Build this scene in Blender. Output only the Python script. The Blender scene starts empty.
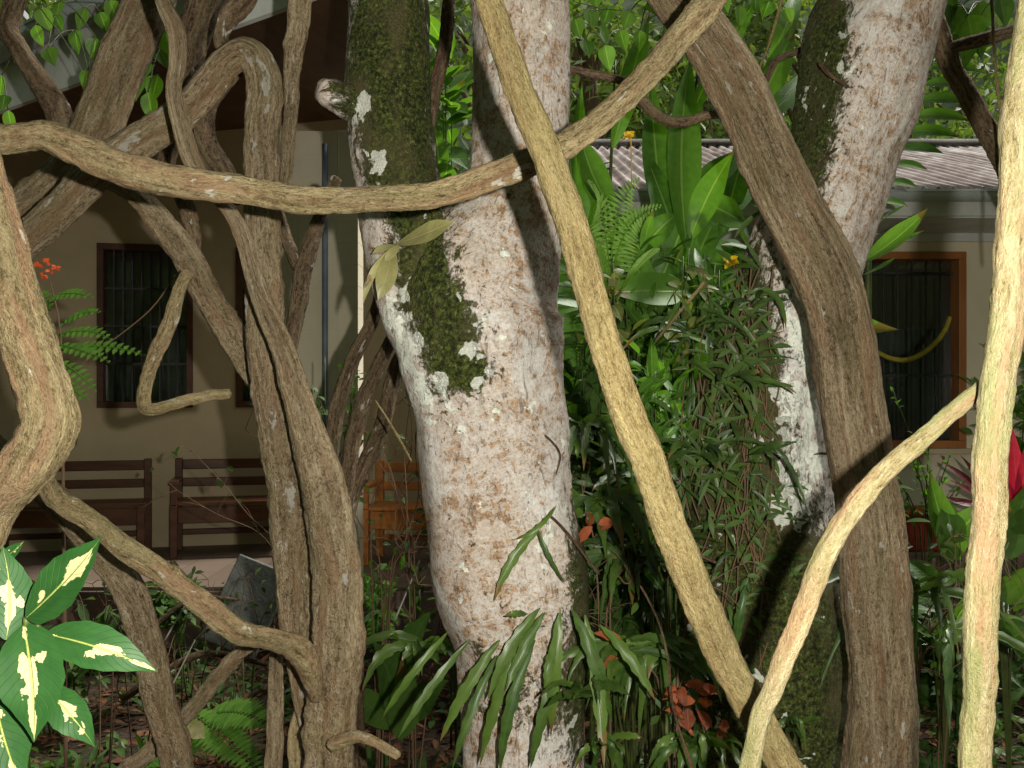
import bpy, math, random
from mathutils import Vector, Matrix, noise
random.seed(7)
R = math.radians
scn = bpy.context.scene
col = scn.collection
F = 995.0
CZ = 1.5
# ---------------------------------------------------------------- camera
cd = bpy.data.cameras.new('camera'); cam = bpy.data.objects.new('camera', cd); col.objects.link(cam)
cam.location = (0, 0, CZ); cam.rotation_euler = (R(90), 0, 0)
cd.sensor_width = 36; cd.lens = 36*F/1024; cd.clip_start = .05; cd.clip_end = 1000
cd.dof.use_dof = False
scn.camera = cam
# ---------------------------------------------------------------- sky, sun, flash
w = bpy.data.worlds.new('World'); scn.world = w; w.use_nodes = True
nt = w.node_tree; bg = nt.nodes['Background']
sky = nt.nodes.new('ShaderNodeTexSky'); sky.sky_type = 'NISHITA'; sky.sun_disc = False
SUN_EL, SUN_AZ = 52, 60
sky.sun_elevation = R(SUN_EL); sky.sun_rotation = R(SUN_AZ)
sky.air_density = 1.0; sky.dust_density = 4.0; sky.ozone_density = .6
mx = nt.nodes.new('ShaderNodeMix'); mx.data_type = 'RGBA'; mx.inputs[0].default_value = .7      # overcast: the blue sky veiled by even white cloud
nt.links.new(sky.outputs[0], mx.inputs[6]); mx.inputs[7].default_value = (11, 10.8, 10.2, 1)
nt.links.new(mx.outputs[2], bg.inputs[0]); bg.inputs[1].default_value = .06
sl = bpy.data.lights.new('sun', 'SUN'); sl.energy = 4.6; sl.angle = R(8); sl.color = (1, .96, .9)
so = bpy.data.objects.new('sun', sl); col.objects.link(so)
az = R(SUN_AZ); el = R(SUN_EL)
sd = Vector((math.sin(az)*math.cos(el), math.cos(az)*math.cos(el), math.sin(el)))
so.rotation_euler = sd.to_track_quat('Z', 'Y').to_euler(); so.location = (0, 0, 20)
fl = bpy.data.lights.new('camera_flash', 'POINT'); fl.energy = 330; fl.shadow_soft_size = .012; fl.color = (1, .94, .83)
fo = bpy.data.objects.new('camera_flash', fl); col.objects.link(fo); fo.location = (.115, -.02, CZ+.045)
vs = scn.view_settings; vs.view_transform = 'Standard'; vs.look = 'None'; vs.exposure = 0.1; vs.gamma = 1
vs.use_curve_mapping = False

GZ = -.35
def P(px, py, d): return Vector(((px-512)/F*d, d, CZ+(384-py)/F*d))

# ---------------------------------------------------------------- helpers
def tag(o, label=None, cat=None, group=None, kind=None):
    if label: o['label'] = label
    if cat: o['category'] = cat
    if group: o['group'] = group
    if kind: o['kind'] = kind
    return o
def empty(name, loc, label, cat, group=None, rz=0):
    o = bpy.data.objects.new(name, None); col.objects.link(o); o.location = loc; o.rotation_euler = (0, 0, rz)
    o.empty_display_size = .1
    return tag(o, label, cat, group)

class MB:
    def __init__(s):
        s.v = []; s.f = []; s.uv = []; s.a = {}; s.mi = []
    def add(s, verts, faces, uvs=None, mi=0, **attrs):
        b = len(s.v)
        s.v += verts; s.f += [tuple(i+b for i in f) for f in faces]
        s.uv += uvs if uvs else [(0, 0)]*len(verts)
        s.mi += [mi]*len(faces)
        for k, val in attrs.items():
            L = s.a.setdefault(k, [])
            while len(L) < b: L.append(0.0)
            L += val if isinstance(val, list) else [val]*len(verts)
    def box(s, c, size, rot=None, mi=0):
        hx, hy, hz = size[0]/2, size[1]/2, size[2]/2
        vs_ = [Vector((x, y, z)) for x in (-hx, hx) for y in (-hy, hy) for z in (-hz, hz)]
        if rot is not None: vs_ = [rot @ v for v in vs_]
        c = Vector(c)
        s.add([v+c for v in vs_], [(0,1,3,2),(4,6,7,5),(0,4,5,1),(2,3,7,6),(0,2,6,4),(1,5,7,3)], mi=mi)
    def build(s, name, mats, parent=None, smooth=True, bevel=0, inv=None):
        me = bpy.data.meshes.new(name)
        vv = [inv @ Vector(v) for v in s.v] if inv is not None else s.v
        me.from_pydata([tuple(v) for v in vv], [], s.f)
        if not isinstance(mats, (list, tuple)): mats = [mats]
        for m in mats: me.materials.append(m)
        ul = me.uv_layers.new(name='UVMap')
        li = [0]*len(me.loops); me.loops.foreach_get('vertex_index', li)
        buf = []
        for i in li: buf += s.uv[i]
        ul.data.foreach_set('uv', buf)
        for k, L in s.a.items():
            while len(L) < len(s.v): L.append(0.0)
            isv = any(isinstance(x, (tuple, Vector)) for x in L[:1])
            if isv:
                at = me.attributes.new(k, 'FLOAT_VECTOR', 'POINT'); b = []
                for x in L: b += tuple(x) if not isinstance(x, float) else (0, 0, 0)
                at.data.foreach_set('vector', b)
            else:
                at = me.attributes.new(k, 'FLOAT', 'POINT'); at.data.foreach_set('value', L)
        me.polygons.foreach_set('use_smooth', [smooth]*len(me.polygons))
        me.polygons.foreach_set('material_index', s.mi)
        me.update()
        o = bpy.data.objects.new(name, me); col.objects.link(o)
        if parent: o.parent = parent
        if bevel:
            md = o.modifiers.new('bevel', 'BEVEL'); md.width = bevel; md.segments = 2; md.limit_method = 'ANGLE'
        return o

# ---------------------------------------------------------------- materials
class NT:
    def __init__(s, name):
        s.m = bpy.data.materials.new(name); s.m.use_nodes = True
        s.t = s.m.node_tree; s.b = s.t.nodes['Principled BSDF']; s.out = s.t.nodes['Material Output']
    def n(s, typ, **kw):
        nd = s.t.nodes.new('ShaderNode'+typ)
        for k, v in kw.items(): setattr(nd, k, v)
        return nd
    def l(s, a, b): s.t.links.new(a, b)
    def attr(s, name, what='Vector'):
        a = s.n('Attribute'); a.attribute_name = name; return a.outputs[what]
    def map(s, vec, sc, loc=(0, 0, 0)):
        m = s.n('Mapping'); s.l(vec, m.inputs[0]); m.inputs['Scale'].default_value = sc; m.inputs['Location'].default_value = loc
        return m.outputs[0]
    def noise(s, vec, scale, detail=5, rough=.6, dist=0):
        n_ = s.n('TexNoise'); s.l(vec, n_.inputs['Vector']); n_.inputs['Scale'].default_value = scale
        n_.inputs['Detail'].default_value = detail; n_.inputs['Roughness'].default_value = rough; n_.inputs['Distortion'].default_value = dist
        return n_.outputs['Fac']
    def ramp(s, fac, stops, interp='LINEAR'):
        r = s.n('ValToRGB'); s.l(fac, r.inputs[0]); r.color_ramp.interpolation = interp
        e = r.color_ramp.elements
        while len(e) < len(stops): e.new(.5)
        for x, (p, c) in zip(e, stops):
            x.position = p; x.color = (*c, 1) if isinstance(c, tuple) else (c, c, c, 1)
        return r.outputs[0]
    def mix(s, fac, a, b, mode='MIX'):
        m = s.n('Mix', data_type='RGBA', blend_type=mode)
        for inp, v in ((m.inputs['Factor'], fac), (m.inputs[6], a), (m.inputs[7], b)):
            if isinstance(v, (int, float)): inp.default_value = v
            elif isinstance(v, tuple): inp.default_value = (*v, 1)
            else: s.l(v, inp)
        return m.outputs[2]
    def math(s, op, a, b=None, c=None, clamp=False):
        m = s.n('Math', operation=op); m.use_clamp = clamp
        for i, v in enumerate((a, b, c)):
            if v is None: continue
            if isinstance(v, (int, float)): m.inputs[i].default_value = v
            else: s.l(v, m.inputs[i])
        return m.outputs[0]
    def bump(s, h, strength=.5, dist=.01, prev=None):
        b = s.n('Bump'); b.inputs['Strength'].default_value = strength; b.inputs['Distance'].default_value = dist
        s.l(h, b.inputs['Height'])
        if prev is not None: s.l(prev, b.inputs['Normal'])
        return b.outputs[0]
    def fin(s, color, rough=.8, normal=None, spec=.3):
        if isinstance(color, tuple): s.b.inputs['Base Color'].default_value = (*color, 1)
        else: s.l(color, s.b.inputs['Base Color'])
        if isinstance(rough, (int, float)): s.b.inputs['Roughness'].default_value = rough
        else: s.l(rough, s.b.inputs['Roughness'])
        s.b.inputs['Specular IOR Level'].default_value = spec
        if normal is not None: s.l(normal, s.b.inputs['Normal'])
        return s.m

def vine_mat(name, dark, mid, light, tint=(.45, .22, .14), tint_amt=.4, white=.62, ridge=1.0, k=60, green=(.2,.24,.08), gamt=.3, pit=.8):
    t = NT(name); bc = t.attr('bc')
    st = t.noise(t.map(bc, (1, 1, .14)), k, 9, .72, .6)
    st2 = t.noise(t.map(bc, (1, 1, .06)), k*.4, 5, .6, 1.2)
    fine = t.noise(t.map(bc, (1, 1, .5)), k*5, 5, .75)
    med = t.noise(t.map(bc, (1, 1, .55), (5, 5, 5)), k*1.6, 6, .7, .5)
    s_ = t.math('ADD', t.math('MULTIPLY', st, .30), t.math('ADD', t.math('MULTIPLY', st2, .16), t.math('ADD', t.math('MULTIPLY', fine, .26), t.math('MULTIPLY', med, .28))))
    dk = tuple(x*.4 for x in dark)
    c = t.ramp(s_, [(.405, dk), (.445, dark), (.485, mid), (.53, light), (.59, tuple(min(1, x*1.35) for x in light))])
    pits = t.ramp(t.noise(t.map(bc, (1, 1, .4), (2, 8, 3)), k*2.2, 4, .7), [(.60, 0.), (.66, pit)])
    c = t.mix(pits, c, dk)
    tone = t.ramp(t.noise(t.map(bc, (1, 1, .3), (7, 7, 7)), 6, 4, .6), [(.35, .72), (.65, 1.18)])
    c = t.mix(1., c, tone, 'MULTIPLY')
    big = t.noise(t.map(bc, (1, 1, .25)), 22, 4, .65)
    c = t.mix(t.math('MULTIPLY', t.ramp(t.noise(t.map(bc, (1,1,.12), (3, 1, 7)), 34, 6, .65), [(.5, 0.), (.60, 1.)]), tint_amt), c, tint)
    c = t.mix(t.math('MULTIPLY', t.ramp(big, [(.48, 0.), (.64, 1.)]), gamt), c, green)
    w_ = t.ramp(t.noise(t.map(bc, (1, 1, .45), (9, 4, 2)), 30, 6, .62), [(white, 0.), (white+.02, 1.)])
    c = t.mix(t.math('MULTIPLY', w_, .85), c, (.62, .60, .52))
    vor = t.n('TexVoronoi'); vor.feature = 'DISTANCE_TO_EDGE'; t.l(t.map(bc, (1, 1, .28)), vor.inputs['Vector']); vor.inputs['Scale'].default_value = k*1.5
    cr = t.ramp(vor.outputs[0], [(0., 0.), (.12, 1.)])
    c = t.mix(t.math('MULTIPLY', t.math('SUBTRACT', 1., cr), t.math('MULTIPLY', t.ramp(med, [(.45, 0.), (.6, 1.)]), .16*ridge)), c, dk)
    h = t.math('SUBTRACT', t.math('MULTIPLY', s_, 2.2), t.math('MULTIPLY', pits, .25))
    nrm = t.bump(h, 1.0, .016*ridge)
    return t.fin(c, .88, nrm, .2)

M = {}
M['pale'] = vine_mat('pale_bark', (.22, .16, .065), (.32, .25, .105), (.42, .34, .16), tint=(.36,.23,.10), tint_amt=.2, white=.72, k=95, gamt=.15, green=(.27,.26,.09), pit=.45, ridge=1.)
M['palest'] = vine_mat('cream_green_bark', (.29, .23, .10), (.39, .33, .165), (.48, .415, .235), tint=(.48,.28,.16), tint_amt=.55, white=.74, k=75, ridge=.8, gamt=.6, green=(.28,.32,.12), pit=.25)
M['tan'] = vine_mat('tan_bark', (.17, .125, .055), (.30, .235, .12), (.43, .35, .19), tint=(.38,.19,.12), tint_amt=.4, white=.65, k=75, gamt=.25, green=(.19,.19,.065), pit=.6, ridge=1.1)
M['brown'] = vine_mat('brown_bark', (.18, .13, .07), (.35, .265, .155), (.52, .42, .27), tint=(.33,.18,.095), tint_amt=.5, white=.655, ridge=1.7, k=90, gamt=.35, green=(.20,.17,.06), pit=.7)
M['spotted'] = vine_mat('white_spotted_bark', (.18, .13, .07), (.35, .265, .155), (.52, .42, .27), tint=(.33,.18,.095), tint_amt=.5, white=.60, ridge=1.7, k=90, gamt=.35, green=(.20,.17,.06), pit=.7)
M['darkbrown'] = vine_mat('dark_bark', (.06, .04, .025), (.15, .10, .06), (.27, .20, .12), tint=(.2,.1,.06), tint_amt=.3, white=.64, ridge=1.2, k=65, gamt=.3, green=(.08,.09,.03))
M['twig'] = vine_mat('twig_bark', (.05, .025, .015), (.10, .055, .035), (.16, .1, .06), white=.8, k=90)

def trunk_mat():
    t = NT('lichen_trunk_bark'); bc = t.attr('bc'); moss = t.attr('moss', 'Fac'); wht = t.attr('white', 'Fac')
    n1 = t.noise(t.map(bc, (1, 1, .7)), 34, 8, .72, .6)
    n2 = t.noise(t.map(bc, (1, 1, 1.1), (4, 2, 1)), 70, 6, .7, .3)
    n3 = t.noise(t.map(bc, (1, 1, 1.8), (1, 7, 3)), 12, 6, .7, .6)
    big = t.noise(t.map(bc, (1, 1, 1), (8, 8, 2)), 4.5, 4, .6)
    n4 = t.noise(t.map(bc, (.8, .8, 3.2), (2, 2, 6)), 9, 6, .7, .8)
    n5 = t.noise(t.map(bc, (1, 1, .8), (5, 1, 6)), 130, 4, .7)
    lich = t.ramp(t.math('ADD', t.math('MULTIPLY', n2, .55), t.math('MULTIPLY', n5, .45)), [(.39, (.30, .24, .18)), (.445, (.42, .37, .32)), (.52, (.54, .50, .46)), (.62, (.66, .64, .60))])
    lich = t.mix(t.ramp(big, [(.48, 0.), (.64, .5)]), lich, t.ramp(n2, [(.4, (.40, .32, .25)), (.6, (.60, .52, .44))]))
    brown = t.ramp(n2, [(.38, (.10, .055, .025)), (.5, (.24, .14, .075)), (.62, (.42, .28, .16))])
    mk = t.math('ADD', t.math('MULTIPLY', n1, .5), t.math('ADD', t.math('MULTIPLY', n3, .22), t.math('MULTIPLY', n4, .28)))
    mk = t.math('ADD', mk, t.math('MULTIPLY', t.math('SUBTRACT', n2, .5), .45))
    mk = t.math('SUBTRACT', mk, t.math('MULTIPLY', wht, .10))
    mk = t.math('ADD', mk, t.math('MULTIPLY', t.math('SUBTRACT', n5, .5), .30))
    c = t.mix(t.ramp(mk, [(.500, 0.), (.545, .92)]), lich, brown)
    # older white crust in broad islands
    isl = t.math('ADD', t.noise(t.map(bc, (1, 1, .8), (9, 9, 1)), 7, 7, .68, .4), t.math('MULTIPLY', wht, .06))
    c = t.mix(t.ramp(isl, [(.565, 0.), (.61, .7)]), c, t.ramp(n5, [(.38, (.50, .49, .46)), (.6, (.68, .68, .65))]))
    # fine dark fissures
    fis = t.noise(t.map(bc, (1, 1, .35), (2, 5, 5)), 55, 5, .6, 1.2)
    c = t.mix(t.ramp(fis, [(.60, 0.), (.68, .6)]), c, (.20, .14, .09))
    # green-brown moss
    mo = t.ramp(t.math('ADD', t.math('MULTIPLY', n2, .5), t.math('MULTIPLY', n5, .5)), [(.39, (.008, .010, .004)), (.46, (.026, .032, .009)), (.53, (.062, .082, .015)), (.60, (.13, .15, .04)), (.68, (.34, .31, .2))])
    mo = t.mix(t.ramp(t.noise(t.map(bc, (1,1,.6), (3,3,3)), 7, 4), [(.45, 0.), (.6, .7)]), mo, (.10, .085, .04))
    mm = t.math('ADD', moss, t.math('ADD', t.math('MULTIPLY', t.math('SUBTRACT', n1, .5), 2.4), t.math('MULTIPLY', t.math('SUBTRACT', n5, .5), 1.2)))
    mf = t.ramp(mm, [(.38, 0.), (.62, 1.)])
    c = t.mix(mf, c, mo)
    # crisp crustose lichen patches, nearly white, sitting above the moss
    p = t.math('ADD', t.noise(t.map(bc, (1, 1, .9), (6, 1, 9)), 18, 5, .55, .3), t.math('MULTIPLY', wht, .20))
    pf = t.ramp(p, [(.665, 0.), (.685, 1.)])
    c = t.mix(pf, c, t.ramp(n2, [(.4, (.56, .60, .52)), (.6, (.76, .78, .70))]))
    mfuz = t.noise(bc, 190, 3, .7)
    h = t.math('ADD', t.math('MULTIPLY', mk, .8), t.math('ADD', t.math('MULTIPLY', pf, .12), t.math('MULTIPLY', t.math('MULTIPLY', mf, mfuz), 1.6)))
    h = t.math('SUBTRACT', h, t.math('MULTIPLY', t.ramp(fis, [(.6, 0.), (.7, 1.)]), .3))
    return t.fin(c, .9, t.bump(h, .8, .012), .2)
M['trunk'] = trunk_mat()

def leaf_mat(name, c1, c2, rib=None, vein=.5, trans=.35, rough=.38, spec=.5, nv=22, sunk=.4):
    t = NT(name); uv = t.n('UVMap').outputs[0]
    sx = t.n('SeparateXYZ'); t.l(uv, sx.inputs[0]); u, v = sx.outputs[0], sx.outputs[1]
    rnd = t.attr('rnd', 'Fac')
    ax = t.math('ABSOLUTE', t.math('SUBTRACT', u, .5))
    c = t.mix(rnd, c1, c2)
    geo = t.n('NewGeometry').outputs['Position']
    nz = t.noise(geo, 30, 4, .6)
    c = t.mix(t.ramp(nz, [(.35, 0.), (.7, .35)]), c, tuple(min(1, x*1.5+.01) for x in c2))
    sv = t.math('ABSOLUTE', t.math('SINE', t.math('MULTIPLY', t.math('SUBTRACT', v, t.math('MULTIPLY', ax, .45)), nv*math.pi)))
    veins = t.ramp(sv, [(0., 1.), (.22, 0.)])
    ribm = t.ramp(ax, [(.018, 1.), (.04, 0.)])
    rc = rib or tuple(min(1, x*2.0+.02) for x in c2)
    c = t.mix(t.math('MULTIPLY', veins, vein*.35), c, rc)
    c = t.mix(t.math('MULTIPLY', ribm, vein+.2, clamp=True), c, rc)
    # age: brown tips and blemishes on some leaves
    ag = t.math('ADD', t.math('SUBTRACT', v, .98), t.math('MULTIPLY', t.math('SUBTRACT', rnd, .55), .5))
    ag = t.math('ADD', ag, t.math('MULTIPLY', t.math('SUBTRACT', nz, .5), .5))
    c = t.mix(t.ramp(ag, [(.0, 0.), (.06, .85)]), c, (.16, .09, .025))
    sp = t.ramp(t.noise(geo, 160, 3, .6), [(.70, 0.), (.73, .7)])
    c = t.mix(sp, c, (.14, .11, .03))
    h = t.math('ADD', t.math('MULTIPLY', veins, -.5), t.math('MULTIPLY', ribm, -1.))
    nrm = t.bump(h, sunk, .004)
    t.fin(c, rough, nrm, spec)
    tr = t.n('BsdfTranslucent'); tc = t.mix(1., c, (1.3, 1.4, .5), 'MULTIPLY'); t.l(tc, tr.inputs[0])
    ms = t.n('MixShader'); ms.inputs[0].default_value = trans
    t.l(t.b.outputs[0], ms.inputs[1]); t.l(tr.outputs[0], ms.inputs[2]); t.l(ms.outputs[0], t.out.inputs[0])
    return t.m
M['ginger'] = leaf_mat('ginger_leaf', (.045, .13, .012), (.11, .25, .03), rib=(.28, .42, .10), nv=40, vein=.5, trans=.36, rough=.42, spec=.3)
M['strap'] = leaf_mat('strap_fern_leaf', (.02, .06, .01), (.085, .15, .022), rib=(.09, .13, .03), nv=16, vein=.5, rough=.38, spec=.45, trans=.22)
M['shrub'] = leaf_mat('shrub_leaf', (.022, .065, .012), (.075, .15, .026), rib=(.1, .16, .05), nv=10, rough=.48, spec=.3, trans=.28)
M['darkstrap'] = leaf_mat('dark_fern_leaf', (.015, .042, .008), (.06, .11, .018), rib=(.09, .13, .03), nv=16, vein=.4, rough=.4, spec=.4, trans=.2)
M['lime'] = leaf_mat('lime_fern_leaf', (.14, .27, .03), (.20, .36, .05), nv=8, rough=.65, spec=.15, trans=.45)
M['olive'] = leaf_mat('olive_leaf', (.07, .10, .02), (.16, .19, .04), nv=10, rough=.45, trans=.3)
M['fern'] = leaf_mat('fern_leaf', (.06, .15, .02), (.11, .24, .03), nv=8, rough=.65, spec=.15, trans=.4)
M['sunleaf'] = leaf_mat('bright_leaf', (.06, .15, .02), (.13, .26, .04), nv=10, rough=.5, trans=.5)
M['farleaf'] = leaf_mat('far_leaf', (.07, .12, .03), (.15, .22, .06), nv=4, vein=.1, rough=.6, trans=.4)
M['canopy'] = leaf_mat('canopy_leaf', (.03, .08, .015), (.06, .14, .02), nv=8, trans=.25)
M['dead'] = leaf_mat('dead_leaf', (.05, .025, .014), (.17, .075, .035), rib=(.3, .17, .08), nv=8, rough=.7, trans=.15, spec=.15)
M['rust'] = leaf_mat('rust_leaf', (.08, .025, .012), (.30, .075, .028), rib=(.3, .12, .05), nv=8, rough=.6, trans=.25, spec=.2)
M['epi'] = leaf_mat('epiphyte_leaf', (.25, .24, .09), (.36, .34, .15), rib=(.45, .42, .25), nv=3, vein=.3, trans=.2, rough=.45)
M['cordy'] = leaf_mat('cordyline_leaf', (.25, .008, .035), (.5, .02, .08), rib=(.6,.1,.15), nv=2, vein=.3, trans=.3)
M['maroon'] = leaf_mat('maroon_leaf', (.05, .008, .012), (.14, .02, .03), rib=(.3,.12,.12), nv=2, vein=.2, trans=.2)
M['petal'] = leaf_mat('orange_petal', (.45, .04, .01), (.6, .10, .02), nv=2, vein=.1, trans=.3)
M['yellow'] = leaf_mat('yellow_petal', (.7, .4, .02), (.8, .5, .05), nv=2, vein=.1, trans=.3)

def varieg():
    t = NT('variegated_leaf'); uv = t.n('UVMap').outputs[0]
    sx = t.n('SeparateXYZ'); t.l(uv, sx.inputs[0]); u, v = sx.outputs[0], sx.outputs[1]
    rnd = t.attr('rnd', 'Fac')
    ax = t.math('ABSOLUTE', t.math('SUBTRACT', u, .5))
    cb = t.n('CombineXYZ'); t.l(u, cb.inputs[0]); t.l(v, cb.inputs[1]); t.l(t.math('MULTIPLY', rnd, 9), cb.inputs[2])
    n1 = t.noise(t.map(cb.outputs[0], (1, 1.4, 1)), 2.7, 6, .55, .3)
    # cream blotch hugging the midrib
    k = t.math('SUBTRACT', t.math('ADD', t.math('MULTIPLY', t.math('SUBTRACT', n1, .5), 1.9), .53), t.math('MULTIPLY', ax, 1.5))
    k = t.math('SUBTRACT', k, t.math('MULTIPLY', t.math('ABSOLUTE', t.math('SUBTRACT', v, .55)), .42))
    cf = t.ramp(k, [(.33, 0.), (.345, 1.)])
    g = t.mix(t.noise(cb.outputs[0], 4, 3), (.012, .055, .012), (.032, .115, .022))
    sv = t.math('ABSOLUTE', t.math('SINE', t.math('MULTIPLY', t.math('SUBTRACT', v, t.math('MULTIPLY', ax, .5)), 11*math.pi)))
    veins = t.ramp(sv, [(0., 1.), (.16, 0.)])
    ribm = t.ramp(ax, [(.012, 1.), (.03, 0.)])
    c = t.mix(t.math('MULTIPLY', veins, .35), g, (.10, .24, .06))
    c = t.mix(cf, c, (.60, .55, .27))
    c = t.mix(t.math('MULTIPLY', ribm, .8), c, (.42, .5, .12))
    nrm = t.bump(t.math('ADD', t.math('MULTIPLY', veins, -.5), t.math('MULTIPLY', ribm, -1.)), .6, .004)
    t.fin(c, .5, nrm, .25)
    tr = t.n('BsdfTranslucent'); t.l(c, tr.inputs[0])
    ms = t.n('MixShader'); ms.inputs[0].default_value = .2
    t.l(t.b.outputs[0], ms.inputs[1]); t.l(tr.outputs[0], ms.inputs[2]); t.l(ms.outputs[0], t.out.inputs[0])
    return t.m
M['varieg'] = varieg()

def simple(name, c, c2=None, sc=6, rough=.7, bump=.1, spec=.3, stretch=(1, 1, 1), metal=0):
    t = NT(name); pos = t.n('TexCoord').outputs['Object']
    n1 = t.noise(t.map(pos, stretch), sc, 6, .65)
    c2 = c2 or tuple(x*.7 for x in c)
    cc = t.ramp(n1, [(.35, c2), (.65, c)])
    m = t.fin(cc, rough, t.bump(t.noise(t.map(pos, stretch), sc*6, 4), bump, .01), spec)
    t.b.inputs['Metallic'].default_value = metal
    return m
M['wall'] = simple('cream_render', (.60, .49, .32), (.50, .41, .26), sc=1.3, rough=.9)
M['plinth'] = simple('pinkish_plinth', (.26, .17, .14), (.13, .09, .07), sc=5, rough=.9, bump=.3)
M['wall2'] = simple('lit_cream_render', (.78, .71, .54), (.68, .61, .45), sc=1.3, rough=.9)  # same cream render, light put into a paler colour
M['frame'] = simple('stained_window_frame', (.42, .17, .055), (.30, .11, .035), sc=8, rough=.45, stretch=(1, 1, .2))
M['darkframe'] = simple('dark_window_frame', (.11, .045, .022), (.07, .03, .015), sc=8, rough=.5)
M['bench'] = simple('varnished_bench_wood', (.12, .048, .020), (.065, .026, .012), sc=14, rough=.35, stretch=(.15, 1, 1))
M['bench2'] = simple('lit_bench_wood', (.50, .20, .05), (.34, .12, .03), sc=14, rough=.4, stretch=(.15, 1, 1))  # copy of the bench wood with the light put into its orange
M['ceil'] = simple('veranda_boards', (.16, .07, .035), (.09, .04, .02), sc=10, rough=.6, stretch=(1, .1, 1))
M['gutter'] = simple('grey_gutter', (.50, .55, .54), (.34, .38, .38), sc=3, rough=.5)
M['fascia'] = simple('white_fascia', (.74, .75, .73), (.55, .56, .54), sc=3, rough=.6)
M['bars'] = simple('dark_iron', (.06, .055, .055), (.03, .03, .03), sc=12, rough=.5)
M['room'] = simple('room_wall', (.05, .045, .04), (.03, .028, .025), sc=2, rough=.9)
M['curtain'] = simple('pale_curtain', (.16, .16, .155), (.05, .05, .05), sc=14, rough=.9, stretch=(1, 1, .05))
M['garland'] = simple('yellow_rope', (.55, .45, .06), (.38, .3, .04), sc=30, rough=.7, bump=.5)
M['brick'] = simple('red_planter', (.45, .07, .04), (.25, .035, .02), sc=10, rough=.8)
M['pot'] = simple('grey_slab', (.24, .25, .23), (.10, .11, .10), sc=7, rough=.9, bump=.3)
M['stem'] = simple('green_stem', (.07, .10, .02), (.04, .05, .015), sc=20, rough=.5)
M['pipe'] = simple('blue_grey_pipe', (.20, .24, .30), (.13, .15, .19), sc=4, rough=.4)
M['cable'] = simple('pale_stalk', (.5, .5, .42), (.3, .3, .25), sc=20)

def corr_mat():
    t = NT('weathered_corrugated_roof'); pos = t.n('TexCoord').outputs['Object']
    n1 = t.noise(t.map(pos, (1, .25, 1)), 5, 7, .65)
    c = t.ramp(n1, [(.35, (.17, .12, .10)), (.5, (.36, .295, .265)), (.66, (.66, .64, .61))])
    return t.fin(c, .55, t.bump(n1, .15, .01), .4)
M['roof'] = corr_mat()
def tile_mat():
    t = NT('veranda_tiles'); pos = t.n('TexCoord').outputs['Object']
    b = t.n('TexBrick'); t.l(t.map(pos, (1, 1, 1)), b.inputs[0]); b.offset = 0
    for k, v in (('Scale', 3.2), ('Mortar Size', .018), ('Brick Width', 1.), ('Row Height', 1.)): b.inputs[k].default_value = v
    b.inputs['Color1'].default_value = (.20, .15, .11, 1); b.inputs['Color2'].default_value = (.15, .11, .08, 1); b.inputs['Mortar'].default_value = (.13, .09, .07, 1)
    return t.fin(b.outputs[0], .65, None, .2)
M['tile'] = tile_mat()
def ground_mat():
    t = NT('forest_soil'); pos = t.n('TexCoord').outputs['Object']
    n1 = t.noise(pos, 3, 8, .7); n2 = t.noise(pos, 30, 6, .7)
    c = t.ramp(t.math('ADD', t.math('MULTIPLY', n1, .5), t.math('MULTIPLY', n2, .5)), [(.38, (.02, .013, .008)), (.5, (.05, .032, .02)), (.62, (.10, .07, .045))])
    c = t.mix(t.ramp(t.noise(pos, 1.7, 4), [(.5, 0.), (.65, .6)]), c, (.03, .05, .012))
    return t.fin(c, .95, t.bump(n2, 1., .03), .2)
M['soil'] = ground_mat()
def glass():
    t = NT('window_glass'); t.b.inputs['Base Color'].default_value = (.9, .95, .95, 1); t.b.inputs['Roughness'].default_value = .03
    t.b.inputs['Transmission Weight'].default_value = 1; t.b.inputs['IOR'].default_value = 1.45
    return t.m
M['glass'] = glass()

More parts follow.
